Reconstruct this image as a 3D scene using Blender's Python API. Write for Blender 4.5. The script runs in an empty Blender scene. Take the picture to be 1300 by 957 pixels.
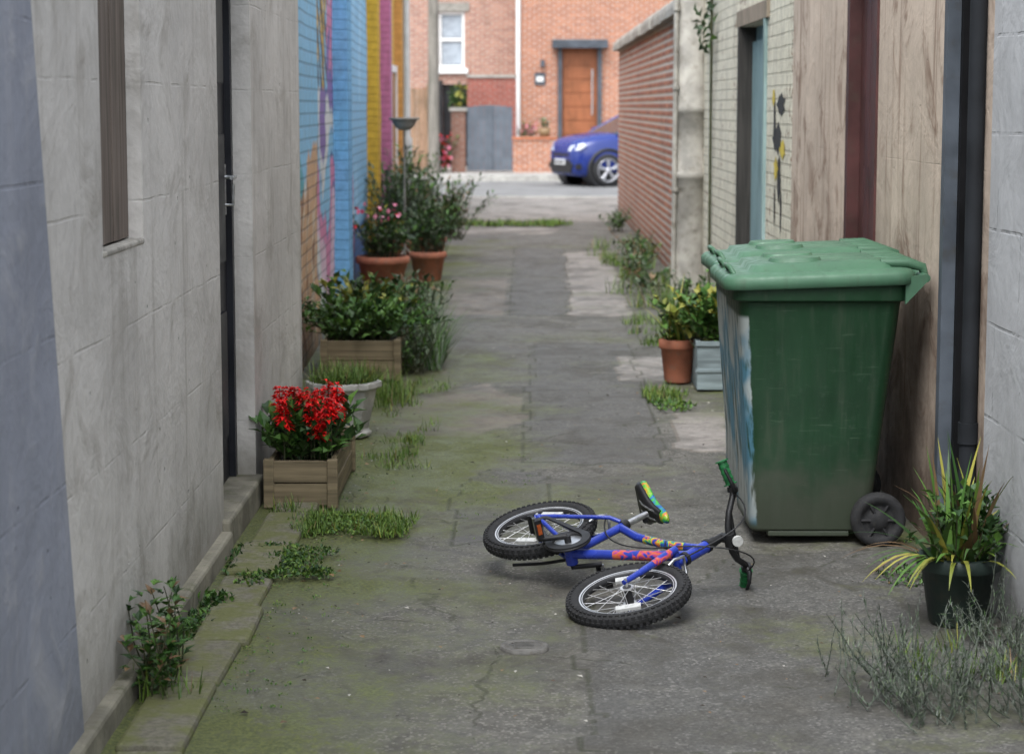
import bpy, math, random
from mathutils import Vector, Matrix, noise
R = random.Random(11)
U_ = R.uniform
scene = bpy.context.scene

# ------------------------------------------------------------------ node helpers
def nd(nt, t, **k):
    n = nt.nodes.new(t)
    for a, v in k.items():
        if a.startswith('p_'):
            setattr(n, a[2:], v)
    for a, v in k.items():
        if a.startswith('p_'):
            continue
        key = int(a[1:]) if a[0] == 'i' and a[1:].isdigit() else a.replace('_', ' ')
        s = n.inputs[key]
        if isinstance(v, bpy.types.NodeSocket):
            nt.links.new(v, s)
        else:
            if s.type == 'RGBA' and len(v) == 3:
                v = (v[0], v[1], v[2], 1)
            s.default_value = v
    return n

def ma(nt, op, a, b=0.0, clamp=False):
    n = nd(nt, 'ShaderNodeMath', p_operation=op, p_use_clamp=clamp, i0=a, i1=b)
    return n.outputs[0]

def mix(nt, fac, a, b, blend='MIX'):
    return nd(nt, 'ShaderNodeMixRGB', p_blend_type=blend, Fac=fac, Color1=a, Color2=b).outputs[0]

def mr(nt, v, a, b, c=0.0, d=1.0):
    return nd(nt, 'ShaderNodeMapRange', p_interpolation_type='SMOOTHSTEP', Value=v, From_Min=a, From_Max=b, To_Min=c, To_Max=d).outputs[0]

def noi(nt, vec, scale, detail=4.0, rough=0.55, dist=0.0):
    return nd(nt, 'ShaderNodeTexNoise', Vector=vec, Scale=scale, Detail=min(4.0, detail * .6), Roughness=rough, Distortion=dist).outputs['Fac']

def mapping(nt, vec, sc=(1, 1, 1), loc=(0, 0, 0), rot=(0, 0, 0)):
    return nd(nt, 'ShaderNodeMapping', Vector=vec, Scale=sc, Location=loc, Rotation=rot).outputs[0]

def ramp(nt, fac, stops):
    n = nt.nodes.new('ShaderNodeValToRGB')
    nt.links.new(fac, n.inputs[0])
    e = n.color_ramp.elements
    while len(e) < len(stops):
        e.new(0.5)
    for i, (p, c) in enumerate(stops):
        e[i].position = p
        e[i].color = (c[0], c[1], c[2], 1)
    return n.outputs[0]

def start(name):
    m = bpy.data.materials.new(name)
    m.use_nodes = True
    nt = m.node_tree
    b = nt.nodes['Principled BSDF']
    tc = nt.nodes.new('ShaderNodeTexCoord')
    return m, nt, b, tc.outputs['Object']

def fin(nt, b, col, rough=0.8, h=None, st=0.3, dist=0.01, metal=0.0, spec=0.4):
    def setin(key, v):
        if isinstance(v, bpy.types.NodeSocket):
            nt.links.new(v, b.inputs[key])
        else:
            if b.inputs[key].type == 'RGBA' and len(v) == 3:
                v = (v[0], v[1], v[2], 1)
            b.inputs[key].default_value = v
    setin('Base Color', col)
    setin('Roughness', rough)
    setin('Metallic', metal)
    setin('Specular IOR Level', spec)
    if h is not None:
        bp = nd(nt, 'ShaderNodeBump', Height=h, Strength=st, Distance=dist)
        nt.links.new(bp.outputs[0], b.inputs['Normal'])

def M(name, c, rough=0.7, var=0.2, scale=6, bump=0.15, bscale=50, metal=0.0, dirt=0.0, dirtc=(0.06, 0.05, 0.035), spec=0.4):
    m, nt, b, co = start(name)
    n = noi(nt, co, scale, 6)
    d = tuple(x * (1 - var) for x in c)
    l = tuple(min(1, x * (1 + var)) for x in c)
    col = mix(nt, mr(nt, n, 0.3, 0.7), d, l)
    if dirt:
        n2 = noi(nt, co, scale * 2.3, 8, 0.65)
        col = mix(nt, mr(nt, n2, 0.5, 0.75, 0, dirt), col, dirtc)
    r = mr(nt, n, 0.3, 0.7, max(0, rough - 0.08), min(1, rough + 0.08))
    if bump > 0:
        fin(nt, b, col, r, noi(nt, co, bscale, 4), bump, 0.004, metal, spec)
    else:
        fin(nt, b, col, r, None, metal=metal, spec=spec)
    return m

def leafmat(name, c1, c2, tr=0.25):
    m, nt, b, co = start(name)
    g = nt.nodes.new('ShaderNodeNewGeometry')
    col = mix(nt, g.outputs['Random Per Island'], c1, tuple(x * 1.1 for x in c2))
    fin(nt, b, col, 0.5, None, spec=0.35)
    return m

def planar(nt, co, plane):
    s = nd(nt, 'ShaderNodeSeparateXYZ', Vector=co)
    c = nd(nt, 'ShaderNodeCombineXYZ', X=s.outputs[1 if plane == 'YZ' else 0], Y=s.outputs[2])
    return c.outputs[0], s.outputs[2]

def base_grime(nt, co, z, col, amt=0.8, top=0.7, c=(0.05, 0.05, 0.03)):
    n = noi(nt, co, 3.0, 8, 0.65)
    f = mr(nt, ma(nt, 'SUBTRACT', ma(nt, 'ADD', z, 0), ma(nt, 'MULTIPLY', n, top * 1.4)), -top * 0.9, 0.0, amt, 0)
    return mix(nt, f, col, c)

def brick(name, plane, c1, c2, mortar, bw=0.235, bh=0.075, ms=0.009, bump=0.6, paint=None, grime=0.5, stain=0.35, flake=None, rough=0.85):
    m, nt, b, co = start(name)
    p, z = planar(nt, co, plane)
    jn = nd(nt, 'ShaderNodeTexNoise', Vector=co, Scale=6.0, Detail=1.0).outputs['Color']
    pj = nd(nt, 'ShaderNodeMixRGB', p_blend_type='LINEAR_LIGHT', Fac=0.006, Color1=p, Color2=jn).outputs[0]
    bt = nd(nt, 'ShaderNodeTexBrick', Vector=pj, Color1=c1, Color2=c2, Mortar=mortar, Scale=1.0, Mortar_Size=ms, Mortar_Smooth=0.35, Bias=0.0, Brick_Width=bw, Row_Height=bh)
    col = bt.outputs['Color']
    n = noi(nt, co, 14, 8, 0.7)
    nb = noi(nt, co, 1.1, 5, 0.6)
    if paint:
        pc = mix(nt, mr(nt, n, 0.3, 0.75), paint, tuple(x * 0.72 for x in paint))
        pc = mix(nt, ma(nt, 'MULTIPLY', bt.outputs['Fac'], 0.35), pc, tuple(x * 0.45 for x in paint))
        if flake:
            fl = mr(nt, ma(nt, 'ADD', n, ma(nt, 'MULTIPLY', nb, 0.5)), 0.84, 0.91)
            pc = mix(nt, fl, pc, flake)
        col = pc
    else:
        col = mix(nt, mr(nt, n, 0.25, 0.8, 0, 0.45), col, tuple(x * 0.4 for x in c1))
    st = noi(nt, mapping(nt, co, (1.5, 1.5, 0.5)), 2.2, 8, 0.7)
    col = mix(nt, mr(nt, st, 0.45, 0.75, 0, stain), col, (0.09, 0.07, 0.05))
    if grime:
        col = base_grime(nt, co, z, col, grime, 0.5)
    h = ma(nt, 'SUBTRACT', ma(nt, 'MULTIPLY', n, 0.5), bt.outputs['Fac'])
    fin(nt, b, col, rough, h, bump, 0.008, spec=0.25)
    return m

def render_mat(name, plane, c, block=(0.9, 0.4), joint=0.006, stainc=(0.12, 0.09, 0.06), stain=0.4, drip=0.4, grime=0.8, gtop=0.6, bump=0.4, jd=0.5, gc=(0.07, 0.065, 0.045), jb=.5):
    """rendered / blockwork wall with scored joints, drips and blotches"""
    m, nt, b, co = start(name)
    p, z = planar(nt, co, plane)
    jn = nd(nt, 'ShaderNodeTexNoise', Vector=co, Scale=3.0, Detail=2.0).outputs['Color']
    pj = nd(nt, 'ShaderNodeMixRGB', p_blend_type='LINEAR_LIGHT', Fac=0.008, Color1=p, Color2=jn).outputs[0]
    bt = nd(nt, 'ShaderNodeTexBrick', Vector=pj, Scale=1.0, Mortar_Size=joint, Mortar_Smooth=0.6, Brick_Width=block[0], Row_Height=block[1])
    nl = noi(nt, co, 1.3, 6, 0.6)
    nf = noi(nt, co, 22, 8, 0.7)
    col = mix(nt, mr(nt, nl, 0.3, 0.7), tuple(x * 0.84 for x in c), tuple(min(1, x * 1.08) for x in c))
    col = mix(nt, mr(nt, nf, 0.45, 0.8, 0, 0.35), col, tuple(x * 0.6 for x in c))
    dr = noi(nt, mapping(nt, co, (7, 7, 0.45)), 1.6, 7, 0.65)
    col = mix(nt, mr(nt, dr, 0.5, 0.78, 0, drip), col, stainc)
    bl = noi(nt, mapping(nt, co, (1, 1, 1), (3, 5, 9)), 3.2, 9, 0.72, 0.6)
    jm = ma(nt, 'MULTIPLY', bt.outputs['Fac'], mr(nt, bl, 0.40, 0.56, 1, .08))
    col = mix(nt, mr(nt, bl, 0.50, 0.72, 0, stain), col, stainc)
    col = mix(nt, mr(nt, bl, 0.28, 0.44, .35, 0), col, tuple(min(1, x * 1.18) for x in c))
    col = mix(nt, ma(nt, 'MULTIPLY', jm, jd), col, tuple(x * 0.35 for x in c))
    col = base_grime(nt, co, z, col, grime, gtop, gc)
    vo = nd(nt, 'ShaderNodeTexVoronoi', Vector=co, Scale=7.0, Randomness=1.0).outputs['Distance']
    chip = mr(nt, ma(nt, 'ADD', vo, ma(nt, 'MULTIPLY', nf, 0.12)), 0.09, 0.12, 1, 0)
    chip = ma(nt, 'MULTIPLY', chip, mr(nt, nl, .45, .55))
    col = mix(nt, ma(nt, 'MULTIPLY', chip, 0.5), col, tuple(x * 0.4 for x in c))
    h = ma(nt, 'SUBTRACT', ma(nt, 'ADD', ma(nt, 'MULTIPLY', nf, 0.35), ma(nt, 'ADD', ma(nt, 'MULTIPLY', nl, 2.6), ma(nt, 'MULTIPLY', bl, 1.1))), ma(nt, 'ADD', ma(nt, 'MULTIPLY', jm, jb), chip))
    fin(nt, b, col, 0.85, h, bump, 0.012, spec=0.25)
    return m

def woodmat(name, c, axis='Z', rough=0.75, var=0.45):
    m, nt, b, co = start(name)
    sc = {'X': (0.6, 14, 14), 'Y': (14, 0.6, 14), 'Z': (14, 14, 0.6)}[axis]
    n = noi(nt, mapping(nt, co, sc), 3.0, 8, 0.65, 0.4)
    n2 = noi(nt, co, 3.0, 5)
    col = mix(nt, mr(nt, n, 0.3, 0.7), tuple(x * (1 - var) for x in c), tuple(min(1, x * (1 + var * 0.6)) for x in c))
    col = mix(nt, mr(nt, n2, 0.45, 0.75, 0, 0.5), col, (c[0] * 0.4, c[1] * 0.45, c[2] * 0.4))
    fin(nt, b, col, rough, n, 0.35, 0.004, spec=0.3)
    return m

# ------------------------------------------------------------------ mesh builder
def basis(axis):
    a = Vector(axis).normalized()
    t = Vector((0, 0, 1)) if abs(a.z) < 0.9 else Vector((1, 0, 0))
    x = t.cross(a).normalized()
    y = a.cross(x)
    return x, y, a

class MB:
    def __init__(s):
        s.v = []; s.f = []; s.m = []; s.s = []
    def add(s, vs, fs, m=0, sm=False):
        o = len(s.v)
        s.v += [tuple(p) for p in vs]
        for f in fs:
            s.f.append(tuple(i + o for i in f)); s.m.append(m); s.s.append(sm)
    def box(s, x0, x1, y0, y1, z0, z1, m=0, mat=None):
        vs = [Vector(p) for p in ((x0, y0, z0), (x1, y0, z0), (x1, y1, z0), (x0, y1, z0), (x0, y0, z1), (x1, y0, z1), (x1, y1, z1), (x0, y1, z1))]
        if mat: vs = [mat @ p for p in vs]
        s.add(vs, [(0, 3, 2, 1), (4, 5, 6, 7), (0, 1, 5, 4), (1, 2, 6, 5), (2, 3, 7, 6), (3, 0, 4, 7)], m)
    def tube(s, pts, r, n=8, m=0, cap=True, sm=True):
        pts = [Vector(p) for p in pts]
        k = len(pts)
        rs = r if isinstance(r, (list, tuple)) else [r] * k
        d0 = (pts[1] - pts[0])
        x, y, a = basis(d0)
        vs = []
        for i, p in enumerate(pts):
            if i == 0: t = pts[1] - pts[0]
            elif i == k - 1: t = pts[-1] - pts[-2]
            else: t = (pts[i + 1] - pts[i]).normalized() + (pts[i] - pts[i - 1]).normalized()
            t = t.normalized()
            x = (x - t * x.dot(t)).normalized()
            y = t.cross(x)
            for j in range(n):
                an = 2 * math.pi * j / n
                vs.append(p + (x * math.cos(an) + y * math.sin(an)) * rs[i])
        fs = []
        for i in range(k - 1):
            for j in range(n):
                j2 = (j + 1) % n
                fs.append((i * n + j, i * n + j2, (i + 1) * n + j2, (i + 1) * n + j))
        s.add(vs, fs, m, sm)
        if cap:
            s.add(vs[:n], [tuple(range(n - 1, -1, -1))], m)
            s.add(vs[-n:], [tuple(range(n))], m)
    def lathe(s, prof, o=(0, 0, 0), axis=(0, 0, 1), n=24, m=0, sm=True, closed=False, a0=0, a1=2 * math.pi):
        x, y, a = basis(axis)
        o = Vector(o)
        full = abs(a1 - a0 - 2 * math.pi) < 1e-6
        nn = n if full else n + 1
        k = len(prof)
        vs = []
        for j in range(nn):
            an = a0 + (a1 - a0) * j / n
            d = x * math.cos(an) + y * math.sin(an)
            for (r, h) in prof:
                vs.append(o + d * r + a * h)
        fs = []
        for j in range(n):
            j2 = (j + 1) % nn
            for i in range(k if closed else k - 1):
                i2 = (i + 1) % k
                fs.append((j * k + i, j2 * k + i, j2 * k + i2, j * k + i2))
        s.add(vs, fs, m, sm)
    def loft(s, rings, m=0, sm=True, cap=True):
        n = len(rings[0])
        vs = [p for r in rings for p in r]
        fs = []
        for i in range(len(rings) - 1):
            for j in range(n):
                j2 = (j + 1) % n
                fs.append((i * n + j, i * n + j2, (i + 1) * n + j2, (i + 1) * n + j))
        s.add(vs, fs, m, sm)
        if cap:
            s.add(rings[0], [tuple(range(n - 1, -1, -1))], m)
            s.add(rings[-1], [tuple(range(n))], m)
    def leaf(s, p, d, up, L, W, m=0, fold=0.25, droop=0.0):
        d = Vector(d).normalized(); up = Vector(up)
        side = d.cross(up)
        if side.length < 1e-4: side = Vector((1, 0, 0))
        side.normalize(); u = side.cross(d)
        p = Vector(p)
        a = p + d * L * 0.45
        tip = p + d * L - u * L * droop
        s.add([p, a + side * W * .5 + u * W * fold, a, a - side * W * .5 + u * W * fold, tip],
              [(0, 1, 2), (0, 2, 3), (1, 4, 2), (2, 4, 3)], m)
    def blade(s, p, d, L, W, bend, m=0, seg=3):
        p = Vector(p); d = Vector(d).normalized()
        h = Vector((d.x, d.y, 0))
        if h.length < 1e-3: h = Vector((U_(-1, 1), U_(-1, 1), 0))
        h.normalize()
        side = Vector((-h.y, h.x, 0))
        vs = []
        cur = p.copy(); dd = d.copy()
        for i in range(seg + 1):
            w = W * (1 - (i / seg) ** 1.6) * .5 + 0.0003
            vs += [cur - side * w, cur + side * w]
            cur = cur + dd * (L / seg)
            dd = (dd + (h * 0.6 - Vector((0, 0, 1))) * bend / seg).normalized()
        s.add(vs, [(2 * i, 2 * i + 1, 2 * i + 3, 2 * i + 2) for i in range(seg)], m)
    def build(s, name, mats, parent=None, bevel=0.0):
        me = bpy.data.meshes.new(name)
        me.from_pydata(s.v, [], s.f)
        me.polygons.foreach_set('material_index', s.m)
        me.polygons.foreach_set('use_smooth', s.s)
        for mt in (mats if isinstance(mats, (list, tuple)) else [mats]):
            me.materials.append(mt)
        me.update()
        ob = bpy.data.objects.new(name, me)
        scene.collection.objects.link(ob)
        if parent: ob.parent = parent
        if bevel:
            md = ob.modifiers.new('b', 'BEVEL'); md.width = bevel; md.segments = 2; md.limit_method = 'ANGLE'; md.angle_limit = math.radians(40)
        return ob

def root(name, mat=None):
    e = bpy.data.objects.new(name, None)
    scene.collection.objects.link(e)
    e.empty_display_size = 0.1
    if mat is not None: e.matrix_world = mat
    return e

def wall_cells(mb, facing, p0, p1, a0, a1, z0, z1, ops, m=0):
    A = sorted(set([a0, a1] + [o[i] for o in ops for i in (0, 1)]))
    Z = sorted(set([z0, z1] + [o[i] for o in ops for i in (2, 3)]))
    for i in range(len(A) - 1):
        for j in range(len(Z) - 1):
            ca = (A[i] + A[i + 1]) / 2; cz = (Z[j] + Z[j + 1]) / 2
            if any(o[0] < ca < o[1] and o[2] < cz < o[3] for o in ops): continue
            if facing == 'X': mb.box(p0, p1, A[i], A[i + 1], Z[j], Z[j + 1], m)
            else: mb.box(A[i], A[i + 1], p0, p1, Z[j], Z[j + 1], m)

# ------------------------------------------------------------------ common materials
mBlack = M('black_plastic', (0.012, 0.012, 0.013), 0.5, 0.3, 20, 0, 120)
mRubber = M('tyre_rubber', (0.018, 0.018, 0.019), 0.8, 0.3, 30, 0.2, 150, dirt=0.3, dirtc=(0.07, 0.066, 0.055))
mSteel = M('worn_steel', (0.5, 0.51, 0.52), 0.35, 0.2, 40, 0, 150, metal=0.9)
mGrey = M('dark_grey_paint', (0.06, 0.07, 0.085), 0.5, 0.25, 5, 0.1, 40, dirt=0.3)
mConc = M('concrete', (0.27, 0.255, 0.225), 0.9, 0.25, 5, 0.5, 60, dirt=0.5)
mTerra = M('terracotta', (0.32, 0.115, 0.065), 0.8, 0.25, 9, 0.25, 60, dirt=0.5, dirtc=(0.22, 0.18, 0.14))
mSoil = M('soil', (0.03, 0.022, 0.015), 1.0, 0.4, 30, 0.9, 60)
mWhite = M('white_paint', (0.75, 0.75, 0.73), 0.5, 0.06, 5, 0)
mGlass = M('window_glass', (0.04, 0.05, 0.06), 0.08, 0.2, 2, 0.0, 5, spec=0.6)
gl1 = leafmat('leaf_green', (0.022, 0.07, 0.012), (0.085, 0.17, 0.03))
gl2 = leafmat('leaf_dark', (0.012, 0.036, 0.010), (0.045, 0.09, 0.024))
gl3 = leafmat('leaf_greygreen', (0.055, 0.08, 0.048), (0.14, 0.17, 0.105))
glY = leafmat('leaf_yellow', (0.12, 0.15, 0.022), (0.28, 0.26, 0.05))
glB = leafmat('leaf_dead', (0.09, 0.05, 0.025), (0.22, 0.14, 0.07))
glG = leafmat('grass_blade', (0.038, 0.085, 0.012), (0.13, 0.20, 0.032))
glR = leafmat('petal_red', (0.38, 0.002, 0.004), (0.8, 0.014, 0.012))
glP = leafmat('petal_pink', (0.5, 0.08, 0.16), (0.7, 0.3, 0.38))
mStem = M('stem', (0.05, 0.055, 0.025), 0.8, bump=0)
glS = leafmat('needle_grey', (0.045, 0.055, 0.042), (0.13, 0.148, 0.12))
LEAF = [gl1, gl2, gl3, glY, glB, glG, glR, glP, mStem, glS]   # indices 0..9

# ------------------------------------------------------------------ plants
def rdir(tilt):
    a = U_(0, 2 * math.pi); t = U_(0, tilt)
    return Vector((math.sin(t) * math.cos(a), math.sin(t) * math.sin(a), math.cos(t)))

def bush(mb, base, rx, ry, H, nst, npl, L, W, ms=(0, 0, 1), tilt=0.9, low=0.15):
    bx, by, bz = base
    for _ in range(nst):
        p = Vector((bx + U_(-rx, rx) * .45, by + U_(-ry, ry) * .45, bz))
        d = rdir(tilt)
        e = p + Vector((d.x * rx * 1.3, d.y * ry * 1.3, 0)) + Vector((0, 0, H * U_(0.35, 1.0)))
        mid = (p + e) / 2 + Vector((U_(-.1, .1) * rx, U_(-.1, .1) * ry, H * .12))
        mb.tube([p, mid, e], [0.003, 0.0022, 0.0012], 4, 8, False)
        mm = R.choice(ms)
        for i in range(npl):
            t = low + (1 - low) * (i + U_(0, 1)) / npl
            q = p.lerp(mid, t * 2) if t < .5 else mid.lerp(e, t * 2 - 1)
            ld = (rdir(1.5) + Vector((d.x, d.y, 0)) * .5)
            k = U_(0.6, 1.15)
            mb.leaf(q, ld, (U_(-.3, .3), U_(-.3, .3), 1), L * k, W * k, mm if R.random() < .8 else R.choice(ms), 0.2, U_(0, .35))

def tuft(mb, x, y, r, n, L, W=0.004, m=5, bend=0.6, z=0.0, tilt=0.7):
    for _ in range(n):
        a = U_(0, 6.283); q = r * math.sqrt(R.random())
        d = rdir(tilt)
        mm = m if R.random() > .12 else R.choice((0, 3, 4))
        mb.blade((x + q * math.cos(a), y + q * math.sin(a), z), d, L * U_(.5, 1.2), W * U_(.7, 1.3), U_(.2, bend), mm)

def mossweed(mb, x, y, rx, ry, n, L=0.018, ms=(0, 5), z=0.0, h=0.03):
    for _ in range(n):
        a = U_(0, 6.283); q = math.sqrt(R.random())
        p = (x + rx * q * math.cos(a), y + ry * q * math.sin(a), z + U_(0, h) * (1 - q * .6))
        mb.leaf(p, rdir(1.45), (U_(-.5, .5), U_(-.5, .5), 1), L * U_(.6, 1.3), L * .6, R.choice(ms), .2, .2)

# ------------------------------------------------------------------ GROUND
def nz(x, y, s, seed=0.0):
    return noise.noise(Vector((x * s + seed, y * s - seed * 1.7, seed)))
def fr(x, y, s, seed=0.0, o=4):
    return noise.fractal(Vector((x * s + seed, y * s + seed * 2, seed)), 0.9, 2.0, o)

def inpoly(x, y, P):
    c = False; n = len(P)
    for i in range(n):
        x1, y1 = P[i]; x2, y2 = P[i - 1]
        if (y1 > y) != (y2 > y) and x < (x2 - x1) * (y - y1) / (y2 - y1) + x1: c = not c
    return c

CONC = [
    [(0.36, 15.8), (0.82, 15.9), (0.98, 23.0), (0.45, 22.8)],
    [(0.72, 9.6), (1.5, 9.5), (1.5, 10.8), (0.78, 10.7)],
    [(0.55, 12.0), (1.1, 12.0), (1.1, 13.3), (0.62, 13.2)],
    [(-0.9, 26.0), (0.35, 26.2), (0.5, 27.5), (-1.0, 27.4)],
]
TAN = [
    [(-0.62, 10.15), (-0.3, 9.95), (-0.02, 10.4), (0.0, 11.2), (-0.2, 11.9), (-0.55, 11.6), (-0.75, 10.9)],
    [(-1.1, 12.3), (-.45, 12.4), (-.5, 13.2), (-1.1, 13.1)],
    [(-0.62, 15.9), (-0.15, 15.9), (-0.15, 19.6), (-0.7, 19.5)],
]
NEW = [   # smoother patched asphalt
    [(-0.28, 7.5), (0.12, 7.7), (0.1, 8.9), (-0.12, 9.1), (-0.3, 8.6)],
    [(-0.12, 15.9), (0.33, 15.8), (0.42, 19.4), (-0.12, 19.5)],
    [(-0.12, 19.6), (0.42, 19.5), (0.44, 23.5), (-0.12, 23.6)],
    [(0.15, 5.0), (1.5, 5.0), (1.5, 7.4), (0.75, 7.3), (0.6, 6.9), (0.2, 6.6)],
    [(0.0, 9.2), (0.65, 9.2), (0.72, 14.0), (0.05, 14.0)],
]
rows = []; y = 2.0
while y < 36.5:
    rows.append(y); y += 0.0042 * y if y > 4.5 else 0.05
rows.append(36.5)
ncol = 122
xs = [-2.65 + 4.6 * i / (ncol - 1) for i in range(ncol)]
gv = []; gc = []
for yy in rows:
    for xx in xs:
        jx = xx + .05 * nz(xx, yy, 3, 5) + .03 * nz(xx, yy, 9, 2)
        jy = yy + .08 * nz(xx, yy, 2.5, 9) + .03 * nz(xx, yy, 9, 7)
        conc = any(inpoly(jx, jy, P) for P in CONC) or (yy > 29 + .3 * nz(xx, 0, 1.3))
        tan = any(inpoly(jx, jy, P) for P in TAN)
        new = any(inpoly(jx, jy, P) for P in NEW)
        lf = math.exp(-((xx + 1.0) / .56) ** 2) * (1.0 if yy < 24 else .4)
        rt = math.exp(-((xx - 1.25) / .34) ** 2) * (0.8 if 8.2 < yy < 20 else .3)
        ce = .60 * math.exp(-((xx + .2) / .55) ** 2) * math.exp(-((yy - 9.2) / 3.2) ** 2)
        ms_ = .06 + .82 * lf + .72 * rt + ce + .55 * fr(xx, yy, 1.5, 3) - (.14 if new else 0) - (.25 if tan else 0)
        if yy > 25: ms_ -= .25
        h = .010 * fr(xx, yy, .9, 1) + .004 * nz(xx, yy, 5, 4) + (.006 if conc else 0) + (.004 if new else 0) - (.003 if tan else 0)
        h += .02 * min(1, max(0, (abs(xx - .15) - .7))) - .01
        gv.append((xx, yy, h))
        gc.append((max(0, min(1, ms_)), 1.0 if conc else (0.5 if tan else 0.0), 1.0 if new else 0.0, 1))
gf = []
for j in range(len(rows) - 1):
    for i in range(ncol - 1):
        a = j * ncol + i
        gf.append((a, a + 1, a + ncol + 1, a + ncol))
me = bpy.data.meshes.new('alley_road'); me.from_pydata(gv, [], gf)
ca = me.color_attributes.new('pa', 'FLOAT_COLOR', 'POINT')
ca.data.foreach_set('color', [c for q in gc for c in q])
me.polygons.foreach_set('use_smooth', [True] * len(gf))
alley = bpy.data.objects.new('alley_road', me); scene.collection.objects.link(alley)

m, nt, b, co = start('alley_asphalt')
at = nd(nt, 'ShaderNodeAttribute', p_attribute_name='pa')
sp = nd(nt, 'ShaderNodeSeparateColor', Color=at.outputs['Color'])
aR, aG, aB = sp.outputs[0], sp.outputs[1], sp.outputs[2]
nL = noi(nt, co, 1.6, 8, 0.6)
nM = noi(nt, co, 11, 8, 0.7)
nF = noi(nt, co, 90, 4, 0.7)
nS = noi(nt, mapping(nt, co, (1, .7, 1), (7, 3, 1)), 4.5, 7, .7, .5)
vo = nd(nt, 'ShaderNodeTexVoronoi', Vector=co, Scale=130.0)
agv = nd(nt, 'ShaderNodeSeparateColor', Color=vo.outputs['Color']).outputs[0]
asp = mix(nt, mr(nt, nM, .3, .7), (.074, .070, .060), (.138, .131, .115))
asp = mix(nt, mr(nt, nF, .45, .75, 0, .6), asp, (.040, .037, .030))
asp = mix(nt, mr(nt, agv, .82, .92, 0, .6), asp, (.25, .24, .21))
new = mix(nt, mr(nt, nF, .35, .7), (.060, .058, .053), (.118, .114, .104))
new = mix(nt, mr(nt, nM, .45, .75, 0, .5), new, (.14, .135, .12))
new = mix(nt, mr(nt, agv, .88, .95, 0, .5), new, (.25, .24, .22))
col = mix(nt, aB, asp, new)
tanm = mix(nt, mr(nt, nM, .3, .7), (.125, .108, .088), (.20, .175, .148))
tanm = mix(nt, mr(nt, nF, .5, .8, 0, .5), tanm, (.07, .062, .048))
col = mix(nt, mr(nt, ma(nt, 'ADD', aG, ma(nt, 'MULTIPLY', ma(nt, 'SUBTRACT', nM, .5), .8)), .25, .45), col, tanm)
cn = mix(nt, mr(nt, nM, .3, .7), (.175, .158, .142), (.29, .265, .24))
cn = mix(nt, mr(nt, nF, .5, .8, 0, .4), cn, (.12, .11, .09))
col = mix(nt, mr(nt, ma(nt, 'ADD', aG, ma(nt, 'MULTIPLY', ma(nt, 'SUBTRACT', nM, .5), .6)), .68, .82), col, cn)
edge = ma(nt, 'MULTIPLY', mr(nt, aB, .15, .5), mr(nt, aB, .5, .85, 1, 0))
col = mix(nt, mr(nt, nL, .46, .62, 0, .55), col, (.048, .043, .033))
col = mix(nt, mr(nt, nS, .50, .66, 0, .60), col, (.050, .045, .034))
col = mix(nt, mr(nt, nS, .30, .42, .3, 0), col, (.18, .17, .148))
mf = ma(nt, 'ADD', aR, ma(nt, 'ADD', ma(nt, 'MULTIPLY', ma(nt, 'SUBTRACT', nM, .5), 1.25), ma(nt, 'MULTIPLY', ma(nt, 'SUBTRACT', nF, .5), .8)))
mf = ma(nt, 'ADD', mf, ma(nt, 'MULTIPLY', ma(nt, 'SUBTRACT', nS, .5), .8))
mossc = mix(nt, mr(nt, nF, .35, .65), (.045, .057, .014), (.125, .140, .038))
col = mix(nt, mr(nt, mf, .12, .75, 0, .60), col, (.092, .102, .040))
col = mix(nt, mr(nt, mf, .62, .92, 0, .82), col, mossc)
wco = nd(nt, 'ShaderNodeMixRGB', p_blend_type='LINEAR_LIGHT', Fac=.10, Color1=co, Color2=nd(nt, 'ShaderNodeTexNoise', Vector=co, Scale=4.0, Detail=4.0).outputs['Color']).outputs[0]
ve = nd(nt, 'ShaderNodeTexVoronoi', p_feature='DISTANCE_TO_EDGE', Vector=wco, Scale=.5).outputs['Distance']
ck = ma(nt, 'MULTIPLY', mr(nt, ve, .001, .004, 1, 0), mr(nt, nS, .44, .54, .7, 0))
ck = ma(nt, 'MAXIMUM', ck, ma(nt, 'MULTIPLY', ma(nt, 'MULTIPLY', edge, mr(nt, nM, .30, .55)), .9))
col = mix(nt, ma(nt, 'MULTIPLY', ck, .7), col, (.030, .034, .015))
h = ma(nt, 'SUBTRACT', ma(nt, 'ADD', ma(nt, 'ADD', ma(nt, 'MULTIPLY', nF, .5), ma(nt, 'MULTIPLY', agv, .35)), ma(nt, 'MULTIPLY', nM, 1.4)), ma(nt, 'MULTIPLY', ck, 1.2))
fin(nt, b, col, mr(nt, nS, .35, .65, .88, .55), h, .65, .006, spec=.4)
me.materials.append(m)

mb = MB()
mb.box(-400, 400, -300, 600, -.2, -.06)
mb.build('ground', M('earth', (.09, .085, .065), .95, .3, .5, .4, 8))
mRoad = M('street_asphalt', (.165, .163, .158), .88, .2, 1.2, .5, 60, dirt=.3, dirtc=(.11, .108, .1))
mb = MB(); mb.add([(-60, 36.5, -.012), (60, 36.5, -.012), (60, 44.6, -.012), (-60, 44.6, -.012)], [(0, 1, 2, 3)])
mb.build('road', mRoad)
mPave = M('paving', (.30, .285, .26), .9, .2, 2.5, .4, 50, dirt=.4)
mKerbL = M('kerb_pale', (.40, .385, .35), .9, .2, 5, .4, 60, dirt=.3)
mb = MB()
mb.box(-60, 60, 44.72, 52.5, -.05, .11, 0)
for i in range(70):
    x0 = -32 + i * .92
    mb.box(x0, x0 + .905, 44.6, 44.715, -.05, .118, 1)
for i in range(90):
    x0 = -12 + i * .62
    if x0 > 8: break
    for j in range(3):
        mb.box(x0, x0 + .608, 44.74 + j * .6, 45.33 + j * .6, .1, .116 + .003 * ((i * 7 + j * 3) % 3), 2)
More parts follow.
